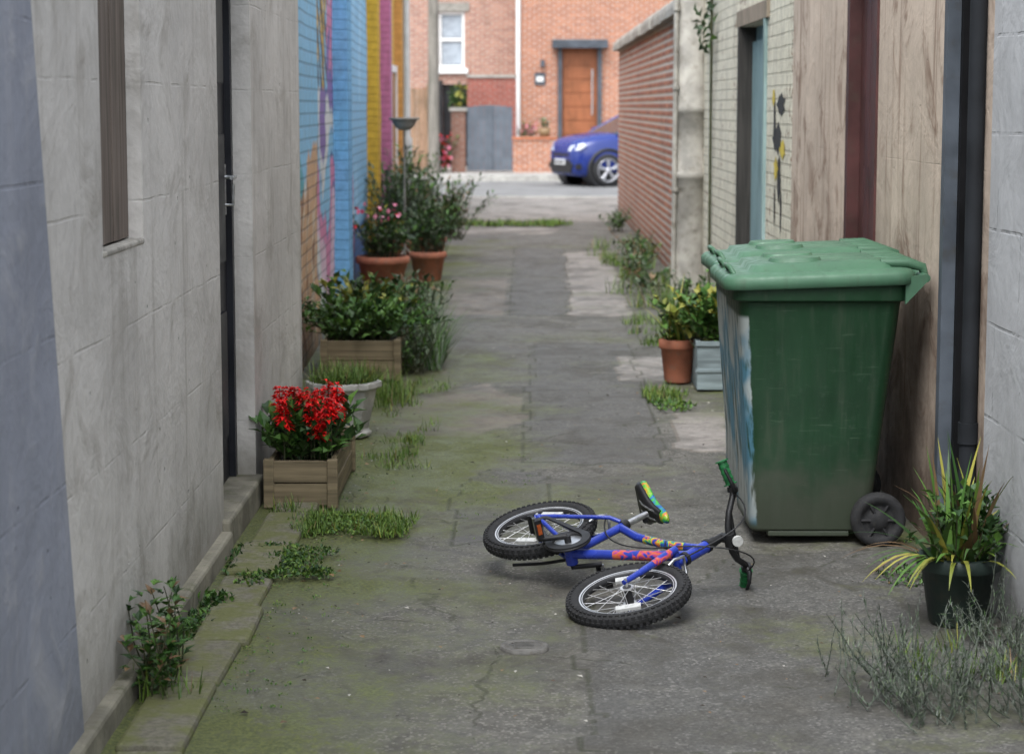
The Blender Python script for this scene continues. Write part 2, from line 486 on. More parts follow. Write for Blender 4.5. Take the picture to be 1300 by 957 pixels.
mb.build('pavement', [mPave, mKerbL, M('flagstone', (.32, .305, .28), .9, .25, 1.7, .4, 50, dirt=.3)])
mb = MB()
mb.box(-60, -2.65, 34.3, 36.4, -.05, .1, 0)
mb.box(1.95, 60, 31.2, 36.4, -.05, .1, 0)
mb.box(-60, -2.65, 36.4, 36.5, -.05, .105, 1)
mb.box(1.95, 60, 36.4, 36.5, -.05, .105, 1)
for i in range(5): mb.box(-2.64 + i * .916, -2.64 + i * .916 + .905, 36.38, 36.52, -.05, .022, 1)
mb.build('pavement', [mPave, mKerbL])

m, nt, b, co = start('mossy_stone')
n = noi(nt, co, 7, 8, .7); n2 = noi(nt, co, 50, 5, .7)
g_ = nt.nodes.new('ShaderNodeNewGeometry')
c_ = mix(nt, mr(nt, n2, .3, .7), (.12, .112, .085), (.23, .215, .17))
c_ = mix(nt, ma(nt, 'MULTIPLY', g_.outputs['Random Per Island'], .5), c_, (.10, .095, .07))
c_ = mix(nt, mr(nt, n, .35, .62, 0, .8), c_, (.125, .135, .045))
fin(nt, b, c_, .95, ma(nt, 'ADD', n, n2), .6, .008, spec=.2)
mMossStone = m
mb = MB(); y = 4.4
while y < 8.0:
    L = U_(.42, .72); o = U_(-.014, .014)
    T = Matrix.Translation((-.93, y + L / 2, 0)) @ Matrix.Rotation(U_(-.02, .02), 4, 'Z') @ Matrix.Rotation(U_(-.01, .01), 4, 'X')
    mb.box(-.088 + o, .085 + o, -L / 2 + .014, L / 2 - .008, -.05, .018 + U_(-.006, .010), 0, T)
    y += L
mb.build('kerb', mMossStone, bevel=.014)

mb = MB()
mb.lathe([(0, .012), (.052, .012), (.055, .008), (.058, .008), (.060, .013), (.072, .013), (.074, .0), (.074, -.02)], (.0, 6.02, -.013), n=32)
for a in range(5):
    mb.box(-.03, .03, -.003 + (a - 2) * .016, .003 + (a - 2) * .016, -.003, .002, 0, Matrix.Translation((0, 6.02, 0)))
mb.build('manhole_cover', M('cast_iron', (.115, .11, .10), .7, .3, 20, .3, 90, dirt=.5))

# ------------------------------------------------------------------ LEFT: rendered house wall
mCream = render_mat('cream_render', 'YZ', (.58, .555, .52), (1.6, .335), .005, (.31, .285, .25), .6, .55, .75, .6, .7, .12, gc=(.15, .14, .105), jb=.16)
mReveal = M('render_reveal', (.57, .545, .51), .9, .18, 4, .4, 40, dirt=.3, dirtc=(.3, .27, .22))
hw = root('rendered_house')
mb = MB()
WIN = (5.33, 5.90, 1.225, 2.5); DOOR = (7.37, 8.27, .1, 2.2)
wall_cells(mb, 'X', -1.4, -1.1, 4.4, 10.05, 0, 3.9, [WIN, DOOR])
mb.build('wall', mCream, hw)
mb = MB()
for i in range(5):
    y0 = WIN[0] + i * .114
    mb.box(-1.19, -1.142 + .003 * (i % 2), y0 + .002, y0 + .111, WIN[2] + .012, WIN[3], 0)
mb.box(-1.30, -1.19, WIN[0] + .001, WIN[1] - .001, WIN[2] + .001, WIN[3], 1)
mb.build('window_boards', [woodmat('weathered_board', (.155, .125, .105), 'Z'), mBlack], hw)
mb = MB()
mb.box(-1.141, -1.097, WIN[0] - .004, WIN[1] + .004, WIN[2] - .010, WIN[2] + .008)
mb.build('window_sill', M('mortar_fillet', (.36, .34, .30), .95, .3, 15, .6, 40, dirt=.5), hw, .006)
mb = MB()
mb.box(-1.24, -1.20, DOOR[0] + .001, DOOR[1] - .001, .114, DOOR[3], 0)
mb.box(-1.20, -1.175, DOOR[0] + .001, DOOR[0] + .06, .114, DOOR[3], 0)
mb.box(-1.20, -1.175, DOOR[1] - .05, DOOR[1] - .001, .114, DOOR[3], 0)
for z in (.3, 1.0, 1.7):
    mb.box(-1.2, -1.187, DOOR[0] + .14, DOOR[1] - .15, z, z + .5, 0)
mb.box(-1.2, -1.192, DOOR[1] - .14, DOOR[1] - .08, 1.18, 1.38, 1)
mb.tube([(-1.195, DOOR[1] - .11, 1.33), (-1.15, DOOR[1] - .11, 1.33), (-1.15, DOOR[1] - .22, 1.33)], .008, 8, 1)
mb.tube([(-1.195, DOOR[1] - .11, 1.22), (-1.16, DOOR[1] - .11, 1.22), (-1.16, DOOR[1] - .11, 1.3)], .006, 8, 1)
mb.build('door', [M('dark_door_paint', (.010, .011, .016), .45, .3, 4, .05), mSteel], hw)
mb = MB()
mb.box(-1.41, -1.07, DOOR[0] - .04, DOOR[1] + .02, -.01, .112, 0)
mb.box(-1.12, -1.060, 4.2, DOOR[0] - .045, -.02, .075, 0)
mb.box(-1.12, -1.075, DOOR[1] + .025, 10.03, -.02, .06, 0)
mb.build('door_step', M('step_concrete', (.21, .195, .15), .9, .35, 5, .6, 40, dirt=.85, dirtc=(.08, .084, .042)), hw, .012)
mb = MB()
mb.tube([(-1.22, 10.12, 0), (-1.22, 10.12, 3.9)], .038, 12)
for z in (.9, 2.1, 3.3): mb.tube([(-1.22, 10.12, z), (-1.22, 10.12, z + .08)], .047, 12)
mb.build('drainpipe', M('grey_pipe', (.33, .34, .35), .5, .15), hw)
mBG = render_mat('bluegrey_block_paint', 'YZ', (.27, .285, .335), (2.2, .36), .006, (.40, .40, .42), .6, .35, .4, .5, .6, .12, jb=.2)
mb = MB()
E0, E1 = 4.93, 4.14
mb.add([(-1.42, 1.2, 0), (-1.088, 1.2, 0), (-1.088, E0, 0), (-1.42, E0, 0), (-1.42, 1.2, 3.92), (-1.088, 1.2, 3.92), (-1.088, E1, 3.92), (-1.42, E1, 3.92)],
       [(0, 3, 2, 1), (4, 5, 6, 7), (0, 1, 5, 4), (1, 2, 6, 5), (2, 3, 7, 6), (3, 0, 4, 7)])
mb.build('painted_block_wall', mBG)

# ------------------------------------------------------------------ LEFT: mural wall
def mural_x(y): return -1.35 - .65 * (y - 12.5) / 21.5
def lerp3(a, b, t): return tuple(a[i] + (b[i] - a[i]) * t for i in range(3))
LB = (.24, .50, .72); PK = (.66, .22, .38); WH = (.68, .67, .66); PE = (.62, .36, .20); PU = (.22, .13, .38); YE = (.66, .40, .05); OR = (.60, .22, .05); BK = (.02, .02, .03); DB = (.04, .12, .32); RD = (.5, .05, .06); BE = (.42, .36, .28); LP = (.74, .50, .60); TE = (.10, .36, .42)
def mural(y, z):
    a = fr(y, z, .9, 2.2); q = nz(y * 1.3, z * .8, 1, 8); a2 = fr(y, z, .55, 6.6)
    if y < 13.75:
        k = math.sin(y * 7 + z * 1.5 + a * 6)
        if z < 1.2 + .5 * a2:
            return PE if k > -.2 else ((.72, .56, .40) if k > -.8 else (.35, .16, .08))
        return LB if a2 > -.2 else (WH if k > 0 else TE)
    if y < 15.6:
        t = (z * 1.1 + (y - 13.7) * .8 + 1.5 * a2) * 2.1
        pal = (PE, WH, LP, PK, LB, WH, PU, PK, LB, YE, LB)
        if 1.75 < z < 2.7 and y < 14.9:
            k = math.sin(z * 24 + y * 17)
            return BK if k > .2 else (LB if q > 0 else (YE if q > -.2 else WH))
        if t - math.floor(t) < .07: return DB
        return pal[int(math.floor(t)) % len(pal)]
    if y < 21.0:
        if y < 18.2 and z < 1.6 + .7 * a2:
            t = (z + 1.4 * a2 + y * .3) * 2.2
            return (PK, LP, PU, PK, WH)[int(math.floor(t)) % 5]
        if z < .5: return DB
        return LB if q > -.35 else (.32, .58, .78)
    if y < 22.4: return RD if z < 1.6 + a * .7 else YE
    if y < 24.6: return YE if a > -.3 else OR
    if y < 26.4: return PU if z < 1.8 + .6 * a else PK
    if y < 29.5: return YE if z > 1.0 + .6 * a else OR
    if y < 31.5: return PE
    return BE
ys = [10.06 + .05 * i for i in range(int((34.0 - 10.06) / .05) + 1)]
zs = [.045 * i for i in range(89)]
vv = []; cc = []
for yy in ys:
    for zz in zs:
        vv.append((mural_x(max(yy, 12.5)) + .012 * fr(yy, zz, 1.2, 6), yy, zz)); cc.append((*mural(yy, zz), 1))
nzs = len(zs)
ff = [(i * nzs + j, i * nzs + j + 1, (i + 1) * nzs + j + 1, (i + 1) * nzs + j) for i in range(len(ys) - 1) for j in range(nzs - 1)]
me = bpy.data.meshes.new('painted_face'); me.from_pydata(vv, [], ff)
ca = me.color_attributes.new('col', 'FLOAT_COLOR', 'POINT'); ca.data.foreach_set('color', [c for q in cc for c in q])
m, nt, b, co = start('mural_paint')
at = nd(nt, 'ShaderNodeAttribute', p_attribute_name='col')
p, z = planar(nt, co, 'YZ')
bt = nd(nt, 'ShaderNodeTexBrick', Vector=p, Scale=1.0, Mortar_Size=.010, Mortar_Smooth=.3, Brick_Width=.235, Row_Height=.078)
n = noi(nt, co, 12, 8, .7)
c_ = mix(nt, ma(nt, 'MULTIPLY', bt.outputs['Fac'], .35), at.outputs['Color'], (.05, .07, .1))
c_ = mix(nt, mr(nt, n, .4, .8, 0, .35), c_, (.25, .24, .23))
c_ = base_grime(nt, co, z, c_, .7, .4)
fin(nt, b, c_, .7, ma(nt, 'SUBTRACT', ma(nt, 'MULTIPLY', n, .5), bt.outputs['Fac']), .6, .008)
me.materials.append(m)
mw = root('mural_wall')
ob = bpy.data.objects.new('painted_face', me); scene.collection.objects.link(ob); ob.parent = mw
mCop = M('coping_stone', (.32, .30, .265), .9, .25, 4, .5, 40, dirt=.5)
mb = MB()
for i in range(22):
    y0 = 10.06 + i * 1.0882; y1 = y0 + 1.085
    xa = mural_x(max(12.5, (y0 + y1) / 2))
    mb.box(xa - .33, xa - .03, y0, y1, 0, 3.9, 0)
    mb.box(xa - .36, xa + .03, y0, y1 - .01, 3.962, 4.05, 1)
mb.box(-8, -2.02, 33.9, 34.2, 0, 3.3, 0)
mb.build('wall_core', [brick('old_brick_a', 'YZ', (.34, .14, .08), (.26, .1, .06), (.3, .27, .23)), mCop], mw)
mb = MB()
for (y0, c, hh) in ((15.5, 0, 3.6), (21.0, 1, 3.3), (24.6, 2, 3.4), (29.5, 3, 3.2)):
    xa = mural_x(y0)
    mb.box(xa - .02, xa + .11, y0, y0 + .36, 0, hh, c)
    mb.box(xa - .02, xa + .15, y0 - .03, y0 + .39, hh, hh + .09, 4)
mb.build('pilasters', [brick('pil_blue', 'YZ', LB, LB, LB, paint=(.20, .46, .74)), brick('pil_y', 'YZ', YE, YE, YE, paint=YE), brick('pil_p', 'YZ', PK, PK, PK, paint=(.5, .18, .35)), brick('pil_o', 'YZ', BE, BE, BE, paint=(.6, .32, .1)), mCop], mw)
mb = MB()
xg = mural_x(27.6)
for i in range(8): mb.box(xg - .02, xg + .045 + .004 * (i % 2), 27.1 + i * .12, 27.215 + i * .12, .05, 2.05, 0)
mb.box(xg - .02, xg + .07, 27.0, 27.09, 0, 2.15, 1); mb.box(xg - .02, xg + .07, 28.07, 28.16, 0, 2.15, 1); mb.box(xg - .02, xg + .07, 27.09, 28.07, 2.06, 2.15, 1)
mb.build('yard_gate', [woodmat('gate_wood', (.4, .2, .07)), mWhite], mw)
mb = MB(); mb.tube([(-1.9, 33.2, 0), (-1.9, 33.2, 5.2)], [.06, .045], 12); mb.tube([(-1.9, 33.2, 0), (-1.9, 33.2, 1.1)], .085, 12)
mb.tube([(-1.9, 33.2, 5.2), (-1.8, 33.1, 5.5), (-1.4, 32.8, 5.6)], .03, 8); mb.box(-1.5, -1.1, 32.6, 32.8, 5.52, 5.63)
mb.build('street_lamp', M('lamp_paint', (.5, .5, .48), .5, .1))

# ------------------------------------------------------------------ RIGHT side
mBlk = render_mat('grey_block_paint', 'YZ', (.48, .485, .49), (.62, .305), .007, (.32, .32, .32), .4, .3, .75, .5, .5, .45, jb=.4)
mb = MB(); mb.box(1.5, 1.8, 1.2, 6.62, 0, 3.9)
mb.build('painted_block_wall', mBlk)
rw = root('rendered_yard_wall')
mTan = render_mat('stained_render', 'YZ', (.56, .455, .365), (2.4, 1.4), .004, (.18, .105, .068), .8, .85, .93, 2.0, .6, .06, gc=(.105, .070, .05), jb=.08)
mb = MB()
D1 = (6.72, 7.36, .06, 2.3); D2 = (8.76, 9.58, .12, 2.35)
wall_cells(mb, 'X', 1.5, 1.8, 6.62, 11.56, 0, 3.8, [D1, D2])
mb.build('wall', mTan, rw)
mb = MB()
mb.box(1.60, 1.66, D1[0], D1[1], D1[2], D1[3], 0)
mb.box(1.488, 1.535, D1[1] - .07, D1[1] - .012, .0, D1[3], 1)
mb.box(1.536, 1.6, D1[1] - .10, D1[1] - .012, .0, D1[3], 0)
mb.box(1.50, 1.58, D1[0] + .0, D1[0] + .08, .0, D1[3], 0)
mb.tube([(1.470, 6.72, 0), (1.470, 6.72, 3.8)], .028, 12, 2)
for z in (.5, 2.4): mb.tube([(1.470, 6.72, z), (1.470, 6.72, z + .07)], .034, 12, 2)
mb.build('dark_door', [M('black_gloss', (.008, .008, .009), .6, .3, 5, 0, spec=.2), M('bluegrey_post', (.085, .10, .12), .6, .3, 5, .2, 30, dirt=.5), M('pipe_black', (.016, .018, .021), .75, .3, 5, 0, spec=.2)], rw)
mb = MB()
mb.box(1.56, 1.6, D2[0], D2[1], D2[2], D2[3], 0)
mb.box(1.49, 1.56, D2[1] - .075, D2[1] - .002, D2[2], D2[3], 0)
mb.box(1.49, 1.56, D2[0] + .002, D2[0] + .075, D2[2], D2[3], 0)
mb.box(1.49, 1.56, D2[0] + .08, D2[1] - .08, D2[3] - .08, D2[3] - .002, 0)
for i in range(5):
    y0 = D2[0] + .08 + i * .132
    mb.box(1.545, 1.56, y0 + .004, y0 + .128, D2[2], D2[3] - .09, 0)
mb.build('maroon_door', M('maroon_paint', (.070, .024, .022), .55, .3, 5, .1, 40, dirt=.3), rw)
mb = MB(); mb.box(1.47, 1.83, 6.6, 11.56, 3.8, 3.9); mb.build('coping', mCop, rw)

pb = root('painted_brick_wall')
mCB = brick('cream_painted_brick', 'YZ', (.6, .55, .42), (.6, .55, .42), (.4, .36, .28), paint=(.74, .69, .55), flake=(.24, .13, .08), stain=.4, grime=.6, bump=1.0)
D3 = (12.78, 14.4, .0, 2.15)
mb = MB(); wall_cells(mb, 'X', 1.5, 1.8, 11.56, 17.3, 0, 3.7, [D3])
mb.build('wall', mCB, pb)
mb = MB()
mb.box(1.6, 1.64, D3[0], D3[1], .03, D3[3], 0)
for i in range(11):
    y0 = D3[0] + .1 + i * .13
    mb.box(1.575, 1.6, y0, y0 + .122, .05, D3[3] - .1, 0)
mb.box(1.48, 1.6, D3[1] - .1, D3[1] - .003, 0, D3[3], 1)
mb.box(1.48, 1.6, D3[0] + .003, D3[0] + .08, 0, D3[3], 2)
mb.box(1.48, 1.6, D3[0] - .1, D3[1] + .1, D3[3] + .002, D3[3] + .11, 3)
mb.build('yard_door', [woodmat('teal_door', (.22, .32, .33), var=.25), woodmat('dark_frame', (.05, .045, .04)), woodmat('pale_frame', (.27, .37, .36), var=.25), woodmat('lintel_wood', (.30, .24, .18))], pb)
mb = MB()
def blob(cy, cz, ry, rz, m, k=14, x=1.4965, sd=0):
    vs = [(x, cy + ry * math.cos(6.283 * i / k) * (1 + .35 * math.sin(i * 2.3 + sd)), cz + rz * math.sin(6.283 * i / k) * (1 + .3 * math.sin(i * 3.1 + sd))) for i in range(k)]
    mb.add(vs, [tuple(range(k))[::-1]], m)
blob(12.05, 1.62, .18, .06, 0, sd=1); blob(12.2, 1.42, .20, .08, 0, x=1.4967, sd=2); blob(12.1, 1.18, .07, .14, 0, x=1.4962, sd=3); blob(12.35, 1.5, .05, .14, 0, x=1.4958, sd=4)
blob(11.95, 1.36, .12, .05, 1, x=1.4952, sd=2); blob(12.25, 1.24, .10, .06, 1, x=1.495, sd=5); blob(12.3, 1.02, .03, .12, 0, x=1.4962, sd=1); blob(12.4, 1.66, .06, .05, 1, x=1.495, sd=3)
blob(12.0, 1.0, .03, .13, 0, x=1.4962, sd=6)
mb.build('graffiti', [M('spray_black', (.03, .03, .03)), M('spray_yellow', (.55, .42, .06))], pb)
mb = MB(); mb.box(1.46, 1.83, 11.56, 17.3, 3.7, 3.8); mb.build('coping', mCop, pb)

mb = MB()
mb.lathe([(.155, 0), (.15, .5), (.145, 1.0), (.157, 1.01), (.157, 1.06), (.142, 1.07), (.14, 1.55), (.153, 1.56), (.153, 1.61), (.138, 1.62), (.12, 4.2), (.10, 7), (0, 7)], (1.40, 17.35, 0), n=28)
mb.tube([(1.255, 17.26, 0), (1.265, 17.26, 2.6)], .022, 8)
for z in (.9, 1.75, 2.4): mb.tube([(1.265, 17.25, z), (1.265, 17.25, z + .03)], .03, 8)
mb.build('telegraph_pole', M('pole_concrete', (.34, .32, .28), .85, .3, 5, .4, 40, dirt=.7, dirtc=(.14, .12, .09)))

bw = root('brick_wall')
mRB = brick('red_brick', 'YZ', (.50, .18, .095), (.25, .075, .05), (.55, .51, .46), stain=.3, grime=.5, bump=.9, ms=.018)
mb = MB(); mb.box(1.41, 1.68, 17.7, 31.0, 0, 2.42); mb.box(1.68, 9, 30.72, 30.99, 0, 2.42)
mb.build('wall', mRB, bw)
mb = MB(); y = 17.7
while y < 31.0:
    L = min(.62, 31.02 - y)
    if L < .05: break
    o = U_(-.014, .014)
    n = 9; ring = [( -.055 + .38 * (.5 - .5 * math.cos(math.pi * i / (n - 1))) + 1.38 + o, 2.5 + .13 * math.sin(math.pi * i / (n - 1)) + o) for i in range(n)]
    ring = [(1.325 + o, 2.422)] + ring + [(1.705 + o, 2.422)]
    mb.loft([[Vector((x, y + .006, z)) for x, z in ring], [Vector((x, y + L - .006, z)) for x, z in ring]], 0, False)
    y += L
mb.build('coping', mCop, bw)

# ------------------------------------------------------------------ FAR houses
mOr = brick('orange_brick', 'XZ', (.50, .19, .095), (.32, .105, .055), (.50, .44, .38), stain=.15, grime=0, bump=.4, ms=.012)
mPkB = brick('pink_brick', 'XZ', (.48, .24, .165), (.32, .14, .10), (.48, .44, .39), stain=.25, grime=0, bump=.4, ms=.012)
mSlate = M('roof_slate', (.09, .095, .105), .7, .25, 3, .4, 20)
h1 = root('brick_house')
ops = [(.80, 1.86, .85, 3.0), (3.2, 4.8, 1.3, 2.9), (3.2, 4.8, 4.6, 6.0), (.7, 1.9, 4.7, 6.0)]
mb = MB(); wall_cells(mb, 'Y', 50.0, 50.3, -.1, 9.5, 0, 6.6, ops); mb.box(-.1, .2, 50.3, 58, 0, 6.6); mb.box(9.2, 9.5, 50.3, 58, 0, 6.6)
mb.build('walls', mOr, h1)
mb = MB()
mb.box(.80, .90, 49.9, 50.12, .85, 3.0, 0); mb.box(1.76, 1.86, 49.9, 50.12, .85, 3.0, 0); mb.box(.66, 2.0, 49.65, 50.12, 3.002, 3.2, 0)
mb.box(.90, 1.76, 50.06, 50.12, .85, 2.998, 1)
for i in range(6): mb.box(.93, 1.73, 50.045, 50.06, .95 + i * .33, 1.25 + i * .33, 1)
mb.box(1.62, 1.65, 50.0, 50.045, 1.4, 2.5, 2)
mb.build('front_door', [mGrey, woodmat('oak_door', (.30, .105, .045), 'Z', .5, .25), mSteel], h1)
mb = MB()
for o in ops[1:]:
    mb.box(o[0], o[1], 50.1, 50.14, o[2], o[3], 0)
    for x in (o[0], (o[0] + o[1]) / 2 - .03, o[1] - .07): mb.box(x, x + .07, 50.05, 50.1, o[2], o[3], 1)
    for z in (o[2], (o[2] + o[3]) / 2, o[3] - .07): mb.box(o[0] + .071, (o[0] + o[1]) / 2 - .031, 50.06, 50.1, z, z + .07, 1); mb.box((o[0] + o[1]) / 2 + .041, o[1] - .071, 50.06, 50.1, z, z + .07, 1)
    mb.box(o[0] - .1, o[1] + .1, 49.92, 50.05, o[2] - .14, o[2] - .002, 2)
mb.build('windows', [mGlass, mWhite, mConc], h1)
mb = MB(); mb.add([(-.3, 49.6, 6.55), (9.7, 49.6, 6.55), (9.7, 54, 9.2), (-.3, 54, 9.2), (9.7, 58.4, 6.55), (-.3, 58.4, 6.55)], [(0, 1, 2, 3), (3, 2, 4, 5)])
mb.build('roof', mSlate, h1)
mb = MB(); mb.tube([(-.16, 49.93, .1), (-.16, 49.93, 6.5)], .05, 10, 0)
mb.box(.24, .50, 49.97, 49.995, 2.12, 2.42, 2); mb.box(.29, .45, 49.955, 49.965, 2.2, 2.32, 1)
mb.box(.38, .48, 49.85, 49.995, 2.56, 2.72, 2)
mb.build('downpipe_and_number', [mWhite, mWhite, mGrey], h1)
mb = MB(); mb.box(.3, 9.5, 46.9, 49.9, .112, .78, 0); mb.box(.82, 1.84, 49.35, 49.99, .78, .84, 0)
mb.build('raised_terrace', mPave, h1)

h2 = root('brick_house')
ops = [(-2.15, -1.5, 2.55, 3.95), (-2.05, -1.45, .11, 2.15), (-5.5, -4.0, 1.2, 2.8), (-5.5, -4.0, 4.4, 5.8)]
mb = MB(); wall_cells(mb, 'Y', 51.6, 51.9, -11, -.12, 0, 6.4, ops)
mb.box(-11, -10.7, 51.9, 58, 0, 6.4)
mb.build('walls', mPkB, h2)
mb = MB()
for o in (ops[0], ops[2], ops[3]):
    mb.box(o[0], o[1], 51.72, 51.76, o[2], o[3], 0)
    mb.box(o[0], o[0] + .07, 51.65, 51.72, o[2], o[3], 1); mb.box(o[1] - .07, o[1], 51.65, 51.72, o[2], o[3], 1)
    for z in (o[2], (o[2] + o[3]) / 2 - .03, o[3] - .08): mb.box(o[0] + .071, o[1] - .071, 51.66, 51.72, z, z + .08, 1)
    mb.box(o[0] - .08, o[1] + .08, 51.5, 51.63, o[2] - .13, o[2] - .002, 1); mb.box(o[0] - .12, o[1] + .12, 51.57, 51.599, o[3] + .002, o[3] + .22, 2)
mb.box(ops[0][0] + .08, ops[0][1] - .08, 51.705, 51.715, 2.65, 3.2, 3); mb.box(ops[0][0] + .08, ops[0][1] - .08, 51.705, 51.715, 3.32, 3.86, 3)
mb.build('windows', [mGlass, mWhite, mConc, M('net_curtain', (.32, .36, .40), .7, .15, 8, 0)], h2)
mb = MB(); o = ops[1]; mb.box(o[0], o[1], 51.72, 51.78, o[2], o[3], 0)
mb.box(o[0] - .09, o[0] - .002, 51.55, 51.7, o[2], o[3] + .1, 0); mb.box(o[1] + .002, o[1] + .09, 51.55, 51.7, o[2], o[3] + .1, 0)
mb.lathe([(.13, -.03), (.17, 0), (.13, .03)], (-1.75, 51.68, 1.6), (0, 1, 0), 16, 1)
mb.build('door_with_wreath', [M('black_door', (.012, .012, .014), .4), gl2], h2)
mb = MB(); mb.add([(-11.2, 51.2, 6.35), (-.12, 51.2, 6.35), (-.12, 55, 8.8), (-11.2, 55, 8.8), (-.12, 59, 6.35), (-11.2, 59, 6.35)], [(0, 1, 2, 3), (3, 2, 4, 5)])
mb.build('roof', mSlate, h2)

mb = MB(); mb.box(-1.36, -.2, 48.8, 49.05, .11, 2.28, 0); mb.box(-1.38, -.18, 48.77, 49.08, 2.28, 2.34, 1)
mb.build('garden_wall', [brick('dark_red_brick', 'XZ', (.36, .10, .07), (.26, .07, .05), (.3, .25, .22), stain=.15, grime=0), mCop])
mb = MB(); mb.box(-.26, .68, 46.5, 46.75, .11, .86, 0); mb.box(-.29, .71, 46.47, 46.78, .86, .92, 1)
mb.box(.68, 5.5, 46.52, 46.73, .11, .62, 0)
mb.build('garden_wall', [mOr, M('brick_cap', (.40, .15, .08), .85)])
mb = MB(); mb.box(-1.66, -1.34, 46.4, 46.75, .11, 1.5, 0); mb.box(-1.7, -1.3, 46.36, 46.79, 1.5, 1.58, 1)
mb.build('gate_pillar', [brick('brown_brick', 'XZ', (.26, .12, .08), (.2, .09, .06), (.28, .25, .22), stain=.2, grime=0), mCop])
mb = MB()
for i in range(8): mb.box(-1.30 + i * .128, -1.30 + i * .128 + .124, 46.5, 46.53 + .004 * (i % 2), .16, 1.60 + .03 * math.sin(i / 7 * math.pi), 0)
mb.box(-1.33, -.27, 46.531 + .01, 46.57, .35, .45, 0); mb.box(-1.33, -.27, 46.541, 46.57, 1.3, 1.4, 0)
mb.box(-.80, -.74, 46.46, 46.499, .16, 1.62, 0)
mb.build('wooden_gate', M('grey_gate_paint', (.10, .115, .135), .6, .15, 5, .1))
mb = MB()
for i in range(14): mb.box(-3.9 + i * .125, -3.9 + i * .125 + .115, 45.9, 45.93, .16, 2.0, 0)
for i in range(14): mb.box(-2.17, -2.14, 45.95 + i * .2, 46.13 + i * .2, .16, 2.0, 0)
for x in (-3.9, -3.0, -2.2): mb.box(x, x + .1, 45.94, 46.04, .11, 2.1, 0)
mb.build('wooden_fence', woodmat('fence_wood', (.30, .19, .12)))
mb = MB(); mb.tube([(-2.02, 45.7, .1), (-2.02, 45.7, 8)], [.13, .1], 12)
mb.build('telegraph_pole', woodmat('pole_wood', (.22, .2, .17)))
mb = MB()
bush(mb, (-1.9, 46.4, .11), .35, .4, .85, 40, 9, .12, .08, (1, 1, 0, 7))
for _ in range(70): mb.leaf((U_(-2.2, -1.65), U_(46.0, 46.4), U_(.2, .95)), rdir(1.5), (0, 0, 1), .10, .09, R.choice((6, 7)))
mb.build('flowering_shrub', LEAF)
mb = MB(); bush(mb, (-1.55, 50.6, 1.3), .3, .3, .9, 25, 9, .12, .07, (1, 0))
for _ in range(35): mb.leaf((U_(-1.7, -1.3), U_(50.3, 50.6), U_(1.6, 2.1)), rdir(1.5), (0, 0, 1), .12, .12, 3)
mb.tube([(-1.5, 50.6, .1), (-1.5, 50.6, 1.4)], .02, 6, 8)
mb.build('yellow_flower_shrub', LEAF)
mb = MB(); bush(mb, (.05, 47.3, .78), .3, .2, .5, 26, 9, .08, .05, (0, 1, 7)); mb.lathe([(0, 0), (.11, 0), (.14, .2), (.0, .2)], (.45, 46.62, .92), n=16, m=4); bush(mb, (.45, 46.62, 1.1), .16, .14, .25, 16, 7, .06, .04, (0, 2))
mb.build('potted_plant', LEAF)

# ------------------------------------------------------------------ CAR
th = math.radians(201)
cmat = Matrix.Translation((2.50, 42.80, -.012)) @ Matrix.Rotation(th, 4, 'Z')
car = root('parked_car', cmat)
mPaint = M('blue_car_paint', (.010, .026, .17), .25, .1, 2, 0.0, 10, spec=.6)
mCG = M('car_glass', (.02, .025, .03), .06, .1, 2, 0, 5, spec=.8)
mChrome = M('alloy', (.5, .5, .52), .3, .1, 5, 0, 5, metal=.8)
def ring_at(x, hw, zb, zs, zt, crown):
    h = [(0, zb), (hw * .86, zb), (hw * .97, zb + .08), (hw, (zb + zs) / 2), (hw * .985, zs - .06), (hw * .93, zs), (hw * .78, zt), (hw * .4, zt + crown), (0, zt + crown)]
    pts = [(x, y_, z_) for y_, z_ in h] + [(x, -y_, z_) for y_, z_ in h[-2:0:-1]]
    return [Vector(p) for p in pts]
mb = MB()
st = [(1.88, .50, .36, .66, .70, .01), (1.86, .62, .27, .75, .80, .01), (1.80, .74, .22, .82, .88, .015), (1.68, .82, .2, .88, .95, .02), (1.45, .86, .2, .94, 1.01, .02), (1.1, .87, .2, .98, 1.06, .02), (.8, .87, .2, 1.0, 1.07, .01), (.2, .87, .2, 1.0, 1.06, 0), (-.9, .87, .2, 1.03, 1.07, 0), (-1.4, .87, .22, 1.06, 1.1, 0), (-1.7, .83, .26, 1.05, 1.1, 0), (-1.8, .74, .34, .98, 1.02, 0), (-1.83, .6, .42, .9, .95, 0)]
mb.loft([ring_at(*q) for q in st], 0, True)
mb.build('body', mPaint, car)
def gh(x, hwb, zb, hwt, zt):
    return [Vector(p) for p in ((x, -hwb, zb), (x, hwb, zb), (x, hwt, zt - .03), (x, hwt * .9, zt), (x, -hwt * .9, zt), (x, -hwt, zt - .03))]
mb = MB()
mb.loft([gh(.98, .74, 1.0, .72, 1.08), gh(.55, .8, 1.0, .68, 1.30), (gh(.18, .81, 1.0, .64, 1.48)), gh(-.5, .82, 1.0, .64, 1.52), gh(-1.2, .82, 1.02, .62, 1.48), gh(-1.68, .74, 1.05, .58, 1.28)], 0, False)
mb.build('glasshouse', mCG, car)
mb = MB()
mb.loft([gh(.2, .645, 1.47, .63, 1.50), gh(-.5, .655, 1.48, .63, 1.55), gh(-1.25, .64, 1.46, .6, 1.52), gh(-1.55, .6, 1.36, .55, 1.41)], 0, True)
